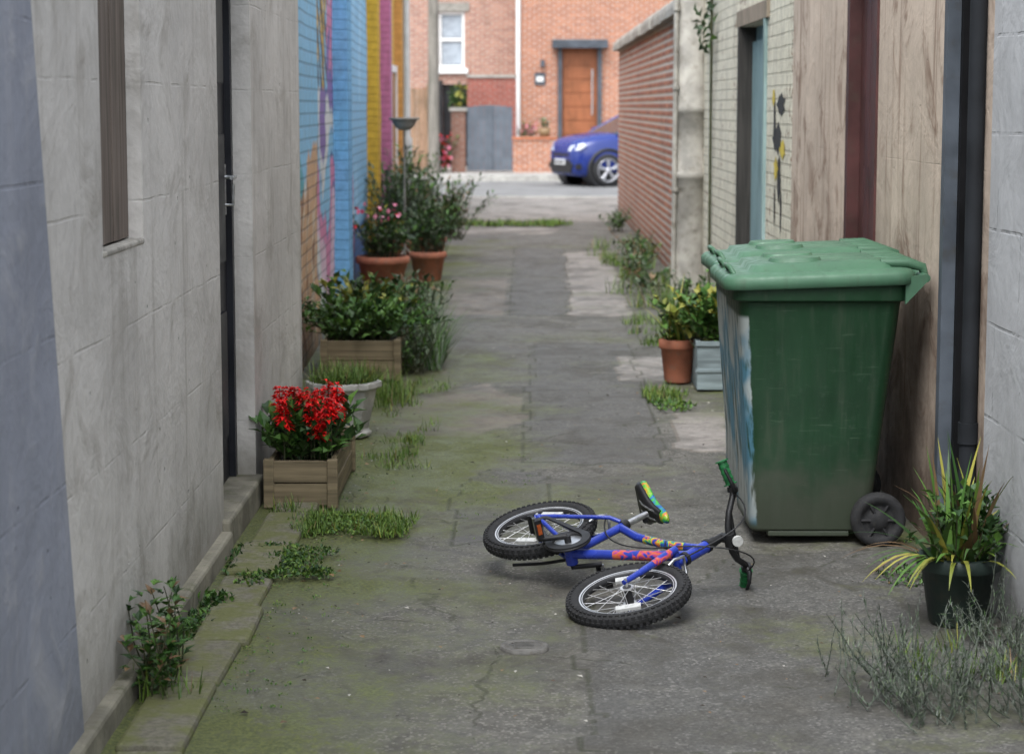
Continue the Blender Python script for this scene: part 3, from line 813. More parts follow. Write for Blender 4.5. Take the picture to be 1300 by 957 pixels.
for sgn in (-1, 1):
    mb.tube([(.95, sgn * .76, 1.06), (.5, sgn * .75, 1.30), (.15, sgn * .67, 1.49), (-.5, sgn * .66, 1.53), (-1.2, sgn * .65, 1.48), (-1.6, sgn * .72, 1.1)], .028, 6, 1)
    mb.tube([(-.25, sgn * .86, 1.02), (-.28, sgn * .67, 1.5)], .03, 6, 1)
    mb.tube([(.62, sgn * .84, 1.06), (.62, sgn * .95, 1.1)], .03, 6, 1)
    mb.loft([[Vector((.68 + a * .06, sgn * (.93 + .16 * t), 1.12 + b_ * .07)) for a, b_ in ((-1, -1), (1, -.8), (1, .8), (-1, 1))] for t in (0, 1)], 1, False)
mb.build('roof', [mBlack, mPaint], car)
mb = MB()
for sgn in (-1, 1):
    for wx in (1.2, -1.22):
        mb.lathe([(.435, -.3), (.435, .115), (.395, .125), (.37, .11), (.37, -.3)], (wx, sgn * .76, .345), (0, sgn, 0), 28, 0)
        mb.lathe([(0, .085), (.36, .085)], (wx, sgn * .76, .345), (0, sgn, 0), 28, 0, False)
        mb.lathe([(.21, -.1), (.27, -.11), (.32, -.09), (.335, -.04), (.335, .08), (.32, .125), (.27, .135), (.225, .12)], (wx, sgn * .76, .335), (0, sgn, 0), 32, 1)
        mb.lathe([(.225, .1), (.235, .125), (.22, .13), (.21, .1)], (wx, sgn * .76, .335), (0, sgn, 0), 32, 2)
        mb.lathe([(0, .12), (.05, .12), (.055, .09)], (wx, sgn * .76, .335), (0, sgn, 0), 16, 2)
        for k in range(5):
            a = 6.283 * k / 5 + .3
            for da in (-.13, .13):
                mb.tube([(wx + .04 * math.cos(a), sgn * .875, .335 + .04 * math.sin(a)), (wx + .22 * math.cos(a + da), sgn * .875, .335 + .22 * math.sin(a + da))], .016, 6, 2)
mb.build('wheels', [mBlack, mRubber, mChrome], car)
mb = MB()
mb.loft([[Vector((x, y_, z_)) for x, y_, z_ in ((1.80 + dx, -.52, .28), (1.80 + dx, .52, .28), (1.80 + dx, .62, .44), (1.82 + dx, .45, .54), (1.82 + dx, -.45, .54), (1.80 + dx, -.62, .44))] for dx in (0, .085)], 0, False)
mb.box(1.86, 1.912, -.26, .26, .44, .55, 1)
for i in range(6):
    mb.box(1.914, 1.917, -.22 + i * .075, -.17 + i * .075, .465, .525, 0)
mb.box(1.85, 1.893, -.40, .40, .62, .665, 0)
for sgn in (-1, 1):
    mb.loft([[Vector((x, sgn * y_, z_ + .05)) for x, y_, z_ in ((1.86, .42, .68), (1.76, .76, .70), (1.66, .845, .78), (1.70, .80, .83), (1.82, .48, .76))], [Vector((x, sgn * y_, z_ + .05)) for x, y_, z_ in ((1.90, .42, .67), (1.80, .78, .69), (1.68, .87, .78), (1.72, .82, .84), (1.86, .48, .77))]], 2, False)
    mb.box(1.72, 1.84, sgn * .72 - .05, sgn * .72 + .05, .36, .46, 0)
    mb.box(-.95, .76, sgn * .872 - .012, sgn * .872 + .012, .2, .33, 0)
    mb.box(-1.81, -1.72, sgn * .70 - .08, sgn * .70 + .08, .8, 1.0, 3)
    mb.box(.755, .762, sgn * .874 - .006, sgn * .874 + .006, .33, 1.0, 0); mb.box(-.27, -.263, sgn * .874 - .006, sgn * .874 + .006, .33, 1.0, 0)
mb.build('trim_and_lights', [mBlack, mWhite, M('headlight', (.6, .62, .66), .1, .1, 30, spec=.8), M('tail_light', (.4, .01, .01), .2)], car)

# ------------------------------------------------------------------ WHEELIE BINS
def rr(x0, x1, y0, y1, r, z, n=5, slope=0.0):
    P = []
    for (cx, cy, a0) in ((x1 - r, y1 - r, 0), (x0 + r, y1 - r, 90), (x0 + r, y0 + r, 180), (x1 - r, y0 + r, 270)):
        for i in range(n):
            a = math.radians(a0 + 90 * i / (n - 1))
            px = cx + r * math.cos(a)
            P.append(Vector((px, cy + r * math.sin(a), z + slope * px)))
    return P
def plastic(name, c, lab=False, rough=.45):
    m, nt, b, co = start(name)
    n = noi(nt, co, 3, 8, .65); nf = noi(nt, co, 35, 6, .7)
    sc = noi(nt, mapping(nt, co, (3, 3, 50), rot=(0, .35, .1)), 3, 4, .6)
    sv = noi(nt, mapping(nt, co, (12, 12, 1)), 2, 6, .65)
    col = mix(nt, mr(nt, n, .3, .7), tuple(x * .8 for x in c), tuple(x * 1.15 for x in c))
    col = mix(nt, mr(nt, nf, .55, .8, 0, .4), col, tuple(.04 + x * .8 for x in c))
    col = mix(nt, mr(nt, sv, .52, .75, 0, .35), col, (.06, .075, .05))
    col = mix(nt, mr(nt, sc, .64, .72, 0, .25), col, (.12, .17, .12))
    s = nd(nt, 'ShaderNodeSeparateXYZ', Vector=co)
    if lab:
        low = noi(nt, co, 5, 6, .7)
        col = mix(nt, mr(nt, ma(nt, 'ADD', s.outputs[2], ma(nt, 'MULTIPLY', low, -.6)), -.16, .14, .65, 0), col, (.06, .06, .045))
        xe = ma(nt, 'ADD', s.outputs[0], ma(nt, 'MULTIPLY', s.outputs[2], .06))
        f = mr(nt, ma(nt, 'ADD', xe, ma(nt, 'MULTIPLY', noi(nt, co, 9, 7, .7), .03)), .074, .082, 1, 0)
        f = ma(nt, 'MULTIPLY', f, ma(nt, 'MULTIPLY', mr(nt, s.outputs[2], .06, .1), mr(nt, s.outputs[2], .84, .86, 1, 0)))
        f = ma(nt, 'MULTIPLY', f, mr(nt, noi(nt, mapping(nt, co, (9, 9, 2)), 2, 6, .7), .34, .5))
        lc = mix(nt, mr(nt, noi(nt, co, 4, 4), .42, .56), (.08, .20, .28), (.38, .41, .40))
        col = mix(nt, ma(nt, 'MULTIPLY', f, .85), col, lc)
    fin(nt, b, col, mr(nt, sv, .3, .7, rough - .1, rough + .16), nf, .12, .002, spec=.4)
    return m
mBody = plastic('green_bin_plastic', (.009, .039, .015), True, .55)
mLid = plastic('green_lid_plastic', (.062, .145, .085), False, .47)
def wheelie(x, y, rz):
    r_ = root('wheelie_bin', Matrix.Translation((x, y, -.006)) @ Matrix.Rotation(rz, 4, 'Z'))
    mb = MB()
    mb.loft([rr(.05, .46, .05, .51, .03, .045), rr(.032, .475, .032, .528, .04, .055), rr(.028, .50, .03, .53, .045, .25),
             rr(.0, .54, .01, .55, .05, .6), rr(-.02, .575, -.008, .568, .055, .905),
             rr(-.045, .598, -.03, .59, .06, .912), rr(-.045, .598, -.03, .59, .06, .985)], 0)
    mb.box(.10, .40, .035, .525, .03, .05)
    mb.build('body', mBody, r_, .004)
    mb = MB()
    s = .035
    mb.loft([rr(-.072, .615, -.046, .606, .07, .952, 6, s), rr(-.08, .62, -.052, .612, .075, .957, 6, s), rr(-.08, .62, -.052, .612, .075, .990, 6, s),
             rr(-.066, .61, -.04, .60, .07, 1.004, 6, s), rr(-.02, .585, -.005, .565, .06, 1.010, 6, s), rr(.02, .56, .03, .53, .06, 1.012, 6, s),
             rr(.03, .55, .04, .52, .06, 1.032, 6, s), rr(.10, .50, .10, .46, .07, 1.040, 6, s)], 0)
    for yy in (.06, .33):
        mb.tube([(-.03, yy, .995), (-.05, yy + .01, 1.028), (-.05, yy + .16, 1.028), (-.03, yy + .17, .995)], .010, 8)
    for (a, b_, c_, d_) in ((.10, .30, .08, .25), (.10, .30, .31, .48)):
        mb.loft([rr(a, b_, c_, d_, .06, 1.034, 6, s), rr(a + .01, b_ - .01, c_ + .01, d_ - .01, .06, 1.052, 6, s)], 0)
    for yy in (.06, .22, .34, .50):
        mb.tube([(.50, yy, 1.045), (.60, yy, 1.045), (.655, yy, 1.03), (.665, yy, 1.0)], [.016, .02, .018, .014], 8)
    mb.build('lid', mLid, r_)
    mb = MB()
    mb.tube([(.655, -.02, .995), (.655, .58, .995)], .016, 12, 0)
    for yy in (-.02, .14, .42, .58):
        mb.loft([[Vector((.58, yy + d, .90)), Vector((.66, yy + d, .985)), Vector((.66, yy + d, 1.01)), Vector((.58, yy + d, 1.0))] for d in (-.008, .008)], 0, False)
    mb.build('handle', mLid, r_, .003)
    mb = MB()
    for (yy, sg) in ((.0, -1), (.56, 1)):
        o_ = (.50, yy + (.03 if sg > 0 else -.005), .102)
        mb.lathe([(.0, .028), (.03, .03), (.035, .022), (.06, .018), (.066, .028), (.085, .033), (.098, .026), (.102, .0), (.098, -.026), (.06, -.03), (.0, -.03)], o_, (0, sg, 0), 32, 0)
        for k in range(6):
            a = k * 1.047
            mb.tube([(.50 + .03 * math.cos(a), o_[1] + sg * .024, .102 + .03 * math.sin(a)), (.50 + .066 * math.cos(a), o_[1] + sg * .024, .102 + .066 * math.sin(a))], .006, 5, 0)
    mb.tube([(.50, .0, .102), (.50, .56, .102)], .012, 8, 1)
    mb.build('wheels', [mRubber, mSteel], r_)
    return r_
wheelie(.805, 7.45, 0.0)
wheelie(.835, 8.14, .012)

# ------------------------------------------------------------------ BICYCLE
Uv = Vector((.385, -.917, -.104)).normalized()
Wv = Vector((.894, .369, .253)); Wv = (Wv - Uv * Wv.dot(Uv)).normalized()
Nv = Uv.cross(Wv)
bm4 = Matrix(((Uv.x, -Nv.x, Wv.x, .055), (Uv.y, -Nv.y, Wv.y, 7.06), (Uv.z, -Nv.z, Wv.z, .136), (0, 0, 0, 1)))
bike = root('childs_bicycle', bm4)
def B(u, w, v=0): return Vector((u, -v, w))
mBlue = M('blue_frame_paint', (.020, .042, .30), .25, .15, 10, 0, 10, spec=.6)
mSilver = M('spoke_silver', (.6, .6, .6), .35, .1, 10, 0, 10, metal=.7)
mRim = M('rim_black', (.03, .03, .032), .4, .2, 10, 0, 10)
mGreen = M('grip_green', (.012, .12, .035), .6, .3, 40, .3, 200)
mRef = M('reflector_white', (.5, .5, .48), .3, .1, 60, .2, 200)
m, nt, b, co = start('rainbow_graphic')
n = noi(nt, co, 26, 3, .6, .8)
fin(nt, b, ramp(nt, n, [(.30, (.02, .02, .03)), (.40, (.02, .06, .3)), (.47, (.03, .32, .08)), (.52, (.45, .38, .05)), (.57, (.5, .12, .02)), (.62, (.02, .05, .30))]), .35)
mRain = m
m, nt, b, co = start('green_saddle_graphic')
n = noi(nt, co, 22, 3, .6, .8)
fin(nt, b, ramp(nt, n, [(.32, (.02, .02, .02)), (.42, (.02, .12, .35)), (.50, (.04, .32, .05)), (.60, (.18, .40, .04)), (.66, (.5, .22, .02)), (.74, (.5, .04, .08))]), .4)
mSad = m
m, nt, b, co = start('pink_decal')
n = noi(nt, co, 30, 2, .6, .5)
fin(nt, b, ramp(nt, n, [(.38, (.02, .045, .30)), (.45, (.42, .03, .08)), (.50, (.5, .13, .03)), (.56, (.42, .05, .17)), (.61, (.02, .045, .30))]), .35)
mDec = m
def wheel(u, name, rot0):
    c = B(u, 0, 0); ax = (0, 1, 0)
    mb = MB()
    prof = []
    for i in range(14):
        a = 6.283 * i / 14
        prof.append((.1775 + .0235 * math.copysign(abs(math.cos(a)) ** .85, math.cos(a)), .0235 * math.copysign(abs(math.sin(a)) ** .85, math.sin(a))))
    mb.lathe(prof, c, ax, 72, 0, True, True)
    for k in range(60):
        a = 6.283 * k / 60
        for (h, rr_, off) in ((0, .2005, 0), (.013, .197, .5), (-.013, .197, .5), (.0215, .186, 0), (-.0215, .186, 0)):
            aa = a + off * 6.283 / 60
            M4 = Matrix.Translation(c) @ Matrix.Rotation(-aa, 4, 'Y') @ Matrix.Translation((rr_, h, 0))
            mb.box(-.003, .0035, -.0048, .0048, -.006, .006, 0, M4)
    mb.build(name + '_tyre', mRubber, bike)
    mb = MB()
    mb.lathe([(.158, -.015), (.158, .015), (.150, .014), (.144, .008), (.144, -.008), (.150, -.014)], c, ax, 60, 0, True, True)
    mb.lathe([(.1585, .0152), (.1475, .0135)], c, ax, 60, 1, True); mb.lathe([(.1475, -.0135), (.1585, -.0152)], c, ax, 60, 1, True)
    mb.tube([c + Vector((0, -.032, 0)), c + Vector((0, .032, 0))], .014, 14, 0)
    for h in (-.028, .028): mb.tube([c + Vector((0, h - .0015, 0)), c + Vector((0, h + .0015, 0))], .022, 18, 1)
    mb.tube([c + Vector((0, -.062, 0)), c + Vector((0, .062, 0))], .005, 8, 1)
    for k in range(28):
        a = rot0 + 6.283 * k / 28; s_ = 1 if k % 2 else -1; t = .35 * (1 if (k // 2) % 2 else -1)
        p0 = c + Vector((.020 * math.cos(a + t * 2), s_ * .028, .020 * math.sin(a + t * 2)))
        p1 = c + Vector((.146 * math.cos(a), 0, .146 * math.sin(a)))
        mb.tube([p0, p1], .0012, 4, 1, False)
    a = rot0 + 2.2
    M4 = Matrix.Translation(c) @ Matrix.Rotation(-a, 4, 'Y') @ Matrix.Translation((.105, -.008, 0))
    mb.box(-.014, .014, -.005, .005, -.04, .04, 2, M4)
    M4 = Matrix.Translation(c) @ Matrix.Rotation(-a - math.pi, 4, 'Y') @ Matrix.Translation((.105, -.008, 0))
    mb.box(-.014, .014, -.005, .005, -.04, .04, 2, M4)
    mb.build(name + '_rim_spokes', [mRim, mSilver, mRef], bike)
wheel(0, 'rear_wheel', .1)
wheel(.72, 'front_wheel', .5)
BB = (.275, -.005); ST = (.205, .235); HB = (.612, .262); HT = (.578, .362)
mb = MB()
mb.tube([B(*HB), B(*HT)], .020, 16, 0)
for p_ in (HB, HT):
    d = (Vector((HT[0] - HB[0], HT[1] - HB[1]))).normalized()
    mb.tube([B(p_[0] - d.x * .006, p_[1] - d.y * .006), B(p_[0] + d.x * .006, p_[1] + d.y * .006)], .023, 16, 1)
mb.tube([B(.604, .285), B(.50, .185), B(.38, .085), B(*BB)], .0165, 14, 0)
mb.tube([B(.586, .338), B(.47, .268), B(.33, .222), B(ST[0] + .005, ST[1] - .02)], .0145, 14, 0)
mb.tube([B(*BB), B(*ST)], .0145, 14, 0)
mb.tube([B(BB[0], BB[1], -.036), B(BB[0], BB[1], .036)], .021, 16, 0)
for v in (-.05, .05):
    mb.tube([B(0, 0, v), B(.06, -.001, v * .9), B(.22, -.004, v * .62), B(.262, -.005, v * .5)], .0085, 10, 0)
    mb.tube([B(0, 0, v), B(.04, .05, v * .95), B(.17, .2, v * .62), B(.198, .225, v * .3)], .0075, 10, 0)
    mb.tube([B(0, 0, v - .004), B(0, 0, v + .004)], .016, 10, 0)
mb.tube([B(.622, .225, -.048), B(.622, .225, .048)], .014, 12, 0)
mb.tube([B(.612, .262), B(.622, .225)], .017, 12, 0)
for v in (-.048, .048):
    mb.tube([B(.622, .230, v), B(.66, .14, v), B(.69, .07, v), B(.712, .01, v), B(.72, -.008, v)], [.0135, .0125, .011, .009, .008], 12, 0)
mb.build('frame_and_fork', [mBlue, mBlack], bike)
mb = MB()
mb.tube([B(.575, .257), B(.50, .185), B(.40, .102)], .0172, 14, 0, False)
mb.tube([B(.53, .3045), B(.47, .268), B(.37, .235)], .0152, 14, 1, False)
mb.tube([B(.632, .205, .048), B(.66, .14, .048), B(.668, .121, .048)], [.0137, .0132, .0129], 12, 0, False)
mb.build('decals', [mDec, mRain], bike)
mb = MB()
mb.tube([B(.578, .362), B(.566, .395)], .017, 14, 0)
mb.tube([B(.568, .392), B(.553, .436)], .0145, 14, 0)
mb.tube([B(.556, .428), B(.590, .440)], .015, 12, 0)
mb.tube([B(.592, .440, -.022), B(.592, .440, .022)], .019, 14, 0)
hp = [(.592, .440, .0), (.590, .442, .045), (.575, .462, .085), (.550, .498, .125), (.538, .508, .150), (.505, .505, .222)]
mb.tube([B(u, w, -v) for u, w, v in hp[::-1]] + [B(u, w, v) for u, w, v in hp[1:]], .0105, 12, 0)
mb.tube([B(.573, .466, -.09), B(.573, .466, .09)], .008, 10, 0)
for s_ in (-1, 1):
    g = [B(.529, .5075, s_ * .160), B(.499, .5045, s_ * .235)]
    mb.tube(g, .0160, 14, 1)
    for t in (0, .25, .5, .75, 1.0):
        q = g[0].lerp(g[1], t); d_ = (g[1] - g[0]).normalized()
        mb.tube([q - d_ * .002, q + d_ * .002], .0185 if 0 < t < 1 else .023, 14, 1)
    mb.tube([B(.540, .506, s_ * .135), B(.537, .508, s_ * .15)], .018, 12, 0)
    mb.tube([B(.542, .506, s_ * .14), B(.572, .500, s_ * .15), B(.572, .492, s_ * .185), B(.545, .488, s_ * .225)], [.010, .009, .0065, .005], 8, 0)
mb.tube([B(.618, .455, -.0), B(.628, .452, -.0)], .018, 16, 2)
mb.tube([B(.60, .44, 0), B(.62, .452, 0)], .007, 8, 0)
mb.build('handlebar', [mBlack, mGreen, mRef], bike)
mb = MB()
def bez(p0, p1, p2, p3, n=14):
    out = []
    for i in range(n + 1):
        t = i / n; out.append(p0 * (1 - t) ** 3 + p1 * 3 * t * (1 - t) ** 2 + p2 * 3 * t * t * (1 - t) + p3 * t ** 3)
    return out
mb.tube(bez(B(.57, .50, .14), B(.76, .50, .10), B(.72, .36, .08), B(.665, .245, .03)), .0026, 6, 0)
mb.tube(bez(B(.57, .50, -.14), B(.74, .52, -.02), B(.66, .34, .05), B(.50, .205, .02)), .0026, 6, 0)
mb.tube(bez(B(.50, .205, .02), B(.40, .12, .02), B(.3, .1, .02), B(.15, .19, .02)), .0026, 6, 0)
for (u, w, dx) in ((.655, .222, .03), (.135, .185, -.02)):
    for s_ in (-1, 1):
        mb.tube([B(u - dx * .3, w + .02, 0), B(u, w + .018, s_ * .03), B(u + dx * .2, w - .02, s_ * .034), B(u + dx * .4, w - .045, s_ * .024)], .0055, 8, 1)
        mb.tube([B(u + dx * .4, w - .045, s_ * .024), B(u + dx * .4, w - .045, s_ * .014)], .009, 8, 0)
mb.build('brakes_and_cables', [mBlack, mSteel], bike)
mb = MB()
ax = (0, -1, 0)
mb.lathe([(0, .044), (.055, .044), (.06, .042), (.06, .038), (0, .038)], B(*BB), ax, 36, 1)
mb.lathe([(.052, .050), (.078, .050), (.080, .046), (.078, .042), (.052, .042)], B(*BB), ax, 44, 0, True, True)
G = []
for i in range(13):
    a = -math.pi / 2 + math.pi * i / 12
    G.append((BB[0] + .078 * math.cos(a), BB[1] + .078 * math.sin(a)))
for i in range(9):
    a = math.pi / 2 + math.pi * i / 8
    G.append((.05 + .028 * math.cos(a), .0 + .028 * math.sin(a)))
Gi = [((u - .17) * .86 + .17, w * .66) for u, w in G]
n = len(G)
for v0, v1 in ((.050, .056),):
    vs = [B(u, w, v0) for u, w in G] + [B(u, w, v0) for u, w in Gi] + [B(u, w, v1) for u, w in G] + [B(u, w, v1) for u, w in Gi]
    fs = []
    for i in range(n):
        j = (i + 1) % n
        fs += [(i, j, n + j, n + i), (2 * n + i, 3 * n + i, 3 * n + j, 2 * n + j), (i, 2 * n + i, 2 * n + j, j), (n + i, n + j, 3 * n + j, 3 * n + i)]
    mb.add(vs, fs, 0)
mb.tube([B(BB[0], BB[1], .035), B(BB[0], BB[1], .068)], .012, 12, 0)
cd = Vector((-.45, -.89)).normalized() * .098
pr = (BB[0] + cd.x, BB[1] + cd.y); pl = (BB[0] - cd.x, BB[1] - cd.y)
mb.tube([B(BB[0], BB[1], .066), B(pr[0], pr[1], .070)], [.0105, .0085], 10, 0)
mb.tube([B(BB[0], BB[1], -.035), B(BB[0], BB[1], -.05), B(pl[0], pl[1], -.055)], [.0105, .0105, .0085], 10, 0)
for (p_, s_, off) in ((pr, 1, .072), (pl, -1, .056)):
    mb.tube([B(p_[0], p_[1], s_ * off), B(p_[0], p_[1], s_ * (off + .078))], .007, 8, 1)
    v0, v1 = sorted((-s_ * (off + .012), -s_ * (off + .078)))
    u0, w0 = p_
    mb.box(u0 - .032, u0 + .032, v0, v1, w0 - .005, w0 + .005, 0)
    mb.box(u0 - .034, u0 - .026, v0, v1, w0 - .012, w0 + .012, 0); mb.box(u0 + .026, u0 + .034, v0, v1, w0 - .012, w0 + .012, 0)
    mb.box(u0 + .0345, u0 + .037, v0 + .015, v1 - .015, w0 - .007, w0 + .007, 2); mb.box(u0 - .037, u0 - .0345, v0 + .015, v1 - .015, w0 - .007, w0 + .007, 2)
mb.tube([B(.0, .028, .043), B(BB[0], BB[1] + .055, .043)], .004, 6, 1); mb.tube([B(.0, -.028, .043), B(BB[0], BB[1] - .055, .043)], .004, 6, 1)
mb.lathe([(.0, .040), (.03, .040), (.03, .046), (0, .046)], B(0, 0), ax, 20, 1)
mb.tube([B(.20, -.0, -.05), B(.14, -.06, -.062), B(.05, -.14, -.07)], .006, 8, 0)
mb.build('drivetrain', [mBlack, mSteel, M('reflector_amber', (.35, .08, .02), .3)], bike)
mb = MB()
mb.tube([B(ST[0] + .004, ST[1] - .02), B(.178, .335)], .0115, 12, 1)
mb.tube([B(ST[0] + .003, ST[1] - .012), B(ST[0] - .005, ST[1] + .012)], .018, 12, 2)
mb.tube([B(.185, .322, -.02), B(.172, .330, -.02)], .01, 8, 2)
rings = []
sect = [(.040, .045, .385, .020), (.050, .070, .394, .034), (.085, .080, .390, .038), (.12, .070, .384, .036), (.16, .048, .378, .032), (.20, .032, .376, .028), (.245, .026, .374, .025), (.272, .018, .370, .018), (.28, .006, .368, .008)]
for (u, hw_, w, tk) in sect:
    k = 16; ring = []
    for i in range(k):
        a = 6.283 * i / k; cx = math.cos(a); cy = math.sin(a)
        ring.append(B(u, w + (tk * .35 * cy if cy > 0 else tk * .9 * cy), hw_ * math.copysign(abs(cx) ** .75, cx)))
    rings.append(ring)
mb.loft(rings, 0)
SR = [[B(u + .0, w - tk * .85 - .004, (hw_ * .8) * sx) for sx in (-1, -.3, .3, 1)] + [B(u, w - tk * .5, hw_ * 1.02 * sx) for sx in (1, .3, -.3, -1)] for (u, hw_, w, tk) in sect[1:7]]
mb.loft(SR, 2)
for v in (-.018, .018): mb.tube([B(.08, .358, v), B(.13, .344, v), B(.19, .344, v), B(.24, .358, v)], .0035, 6, 1)
mb.build('saddle', [mSad, mSteel, mBlack], bike)

# ------------------------------------------------------------------ PLANTERS AND PLANTS, left
mPW = woodmat('planter_wood', (.21, .165, .10), 'X'); mPWy = woodmat('planter_wood_y', (.20, .16, .095), 'Y')
def woodbox(name, x0, x1, y0, y1, h, boards=2, t=.022):
    r_ = root(name)
    mb = MB()
    bh = h / boards
    for i in range(boards):
        z0 = .01 + i * bh; z1 = z0 + bh - .005
        o = .002 * (i % 2)
        mb.box(x0, x1, y0 - o, y0 + t, z0, z1, 0); mb.box(x0, x1, y1 - t, y1 + o, z0, z1, 0)
        mb.box(x0 + o, x0 + t, y0 + t + .001, y1 - t - .001, z0, z1, 1); mb.box(x1 - t, x1 - o + .001, y0 + t + .001, y1 - t - .001, z0, z1, 1)
    for x in (x0 - .012, x1 - .03):
        for y in (y0 - .014, y1 - .028):
            mb.box(x, x + .042, y, y + .042, 0, h + .012, 0)
    mb.box(x0 + t, x1 - t, y0 + t, y1 - t, .01, h - .035, 2)
    mb.build('box', [mPW, mPWy, mSoil], r_, .003)
    return r_
r_ = woodbox('flower_planter', -1.04, -.765, 8.14, 9.0, .185)
mb = MB()
bush(mb, (-.90, 8.38, .13), .165, .2, .25, 100, 10, .072, .048, (0, 1, 1, 0), 1.0)
bush(mb, (-.90, 8.75, .15), .15, .16, .12, 20, 6, .05, .03, (0, 1), 1.0)
for k in range(22):
    cx = U_(-1.02, -.765); cy = U_(8.2, 8.5); z0 = U_(.26, .385)
    mb.tube([(cx, cy, .15), (cx, cy, z0 + .08)], .0025, 4, 8, False)
    for i in range(46):
        t = R.random(); a = U_(0, 6.283)
        rr_ = .030 * (1 - .6 * t)
        p_ = (cx + rr_ * .3 * math.cos(a), cy + rr_ * .3 * math.sin(a), z0 + t * .085)
        mb.leaf(p_, (math.cos(a), math.sin(a), U_(-.3, .7)), (0, 0, 1), .036 * (1.1 - .4 * t), .020, 6, .3, .2)
mb.build('red_salvia', LEAF, r_)

r_ = root('stone_planter')
mStoneP = M('white_stone', (.40, .39, .36), .85, .3, 6, .5, 50, dirt=.6, dirtc=(.16, .15, .12))
mb = MB()
cx, cy = -.89, 9.98
mb.lathe([(.0, .0), (.135, .0), (.14, .02), (.12, .035), (.125, .05), (.165, .235), (.19, .24), (.19, .27), (.165, .272), (.155, .245), (0, .245)], (cx, cy, 0), n=8, sm=False)
mb.build('pot', mStoneP, r_, .006)
mb = MB(); mb.lathe([(0, .252), (.155, .25)], (cx, cy, 0), n=16); mb.build('soil', mSoil, r_)
mb = MB(); tuft(mb, cx, cy, .165, 800, .13, .004, 5, .9, .245, 1.0); mossweed(mb, cx, cy, .16, .16, 300, .025, (0, 5), .25, .05)
mb.build('grass', LEAF, r_)

r_ = woodbox('wooden_planter', -1.19, -.74, 11.95, 13.3, .235)
mb = MB()
bush(mb, (-.98, 12.30, .19), .36, .4, .27, 170, 10, .06, .04, (0, 0, 1, 0), 1.2)
bush(mb, (-1.0, 12.95, .19), .3, .4, .36, 90, 9, .07, .045, (0, 1, 3), 1.0)
mb.build('leafy_plant', LEAF, r_)
mb = MB()
for _ in range(520):
    mb.blade((-.63 + U_(-.10, .12), 12.9 + U_(-.45, .45), .0), rdir(.75), U_(.22, .5), .006, U_(.3, .9), R.choice((2, 2, 0)))
bush(mb, (-.68, 12.4, 0), .15, .3, .32, 40, 10, .045, .02, (2, 0, 2), .9)
mb.build('rosemary_shrub', LEAF)
mb = MB()
bush(mb, (-1.05, 14.3, 0), .25, .5, .38, 70, 9, .06, .035, (0, 2, 1)); bush(mb, (-.75, 15.2, 0), .2, .5, .33, 50, 9, .05, .025, (2, 0)); bush(mb, (-.9, 16.6, 0), .25, .4, .25, 40, 8, .06, .03, (2, 1, 4))
mb.build('low_shrub', LEAF)

def pot(name, x, y, r, h, mt, n=28):
    r_ = root(name)
    mb = MB()
    mb.lathe([(0, 0), (r * .68, 0), (r * .72, .01), (r * .92, h * .78), (r * 1.0, h * .79), (r * 1.04, h * .82), (r * 1.04, h * .98), (r * .98, h), (r * .9, h), (r * .88, h * .85), (0, h * .86)], (x, y, 0), n=n, m=0)
    mb.lathe([(0, h * .88), (r * .885, h * .87)], (x, y, 0), n=n, m=1)
    mb.build('pot', [mt, mSoil], r_)
    return r_
r_ = pot('potted_plant', -1.25, 18.0, .23, .30, mTerra)
mb = MB(); bush(mb, (-1.26, 18.1, .27), .27, .27, .42, 85, 9, .07, .04, (2, 0, 1))
for _ in range(34): mb.leaf((U_(-1.5, -1.05), U_(17.8, 18.1), U_(.5, .75)), rdir(1.5), (0, 0, 1), .05, .045, R.choice((7, 7, 3, 6)))
mb.build('leaves', LEAF, r_)
r_ = pot('potted_plant', -.90, 19.0, .17, .27, mTerra)
mb = MB(); bush(mb, (-.9, 19.1, .24), .36, .3, .5, 85, 10, .07, .03, (0, 2, 1)); mb.build('leaves', LEAF, r_)
r_ = pot('potted_plant', -1.32, 20.4, .2, .3, mTerra)
mb = MB(); bush(mb, (-1.25, 20.5, .25), .42, .5, .80, 110, 11, .08, .035, (2, 0, 2)); mb.build('leaves', LEAF, r_)
r_ = pot('potted_plant', -.98, 21.6, .15, .24, mTerra)
mb = MB(); bush(mb, (-.86, 21.8, .2), .45, .5, .72, 110, 10, .08, .03, (0, 2, 0, 4)); mb.build('leaves', LEAF, r_)
r_ = pot('potted_plant', -1.45, 24.0, .2, .3, mTerra)
mb = MB(); bush(mb, (-1.35, 24.2, .25), .4, .7, .9, 90, 10, .1, .04, (1, 0, 2)); mb.build('leaves', LEAF, r_)
mb = MB()   # shallow dish on a thin stand
x, y = -1.17, 20.0
mb.tube([(x, y, 0), (x, y, 1.41)], .010, 8)
mb.lathe([(.0, 1.375), (.05, 1.38), (.09, 1.41), (.115, 1.45), (.122, 1.475), (.150, 1.48), (.150, 1.50), (.118, 1.50), (.10, 1.46), (0, 1.43)], (x, y, 0), n=24)
for a in range(3): mb.tube([(x, y, .25), (x + .18 * math.cos(a * 2.1), y + .18 * math.sin(a * 2.1), 0)], .008, 6)
mb.build('bird_bath', M('weathered_metal', (.2, .185, .16), .6, .3))

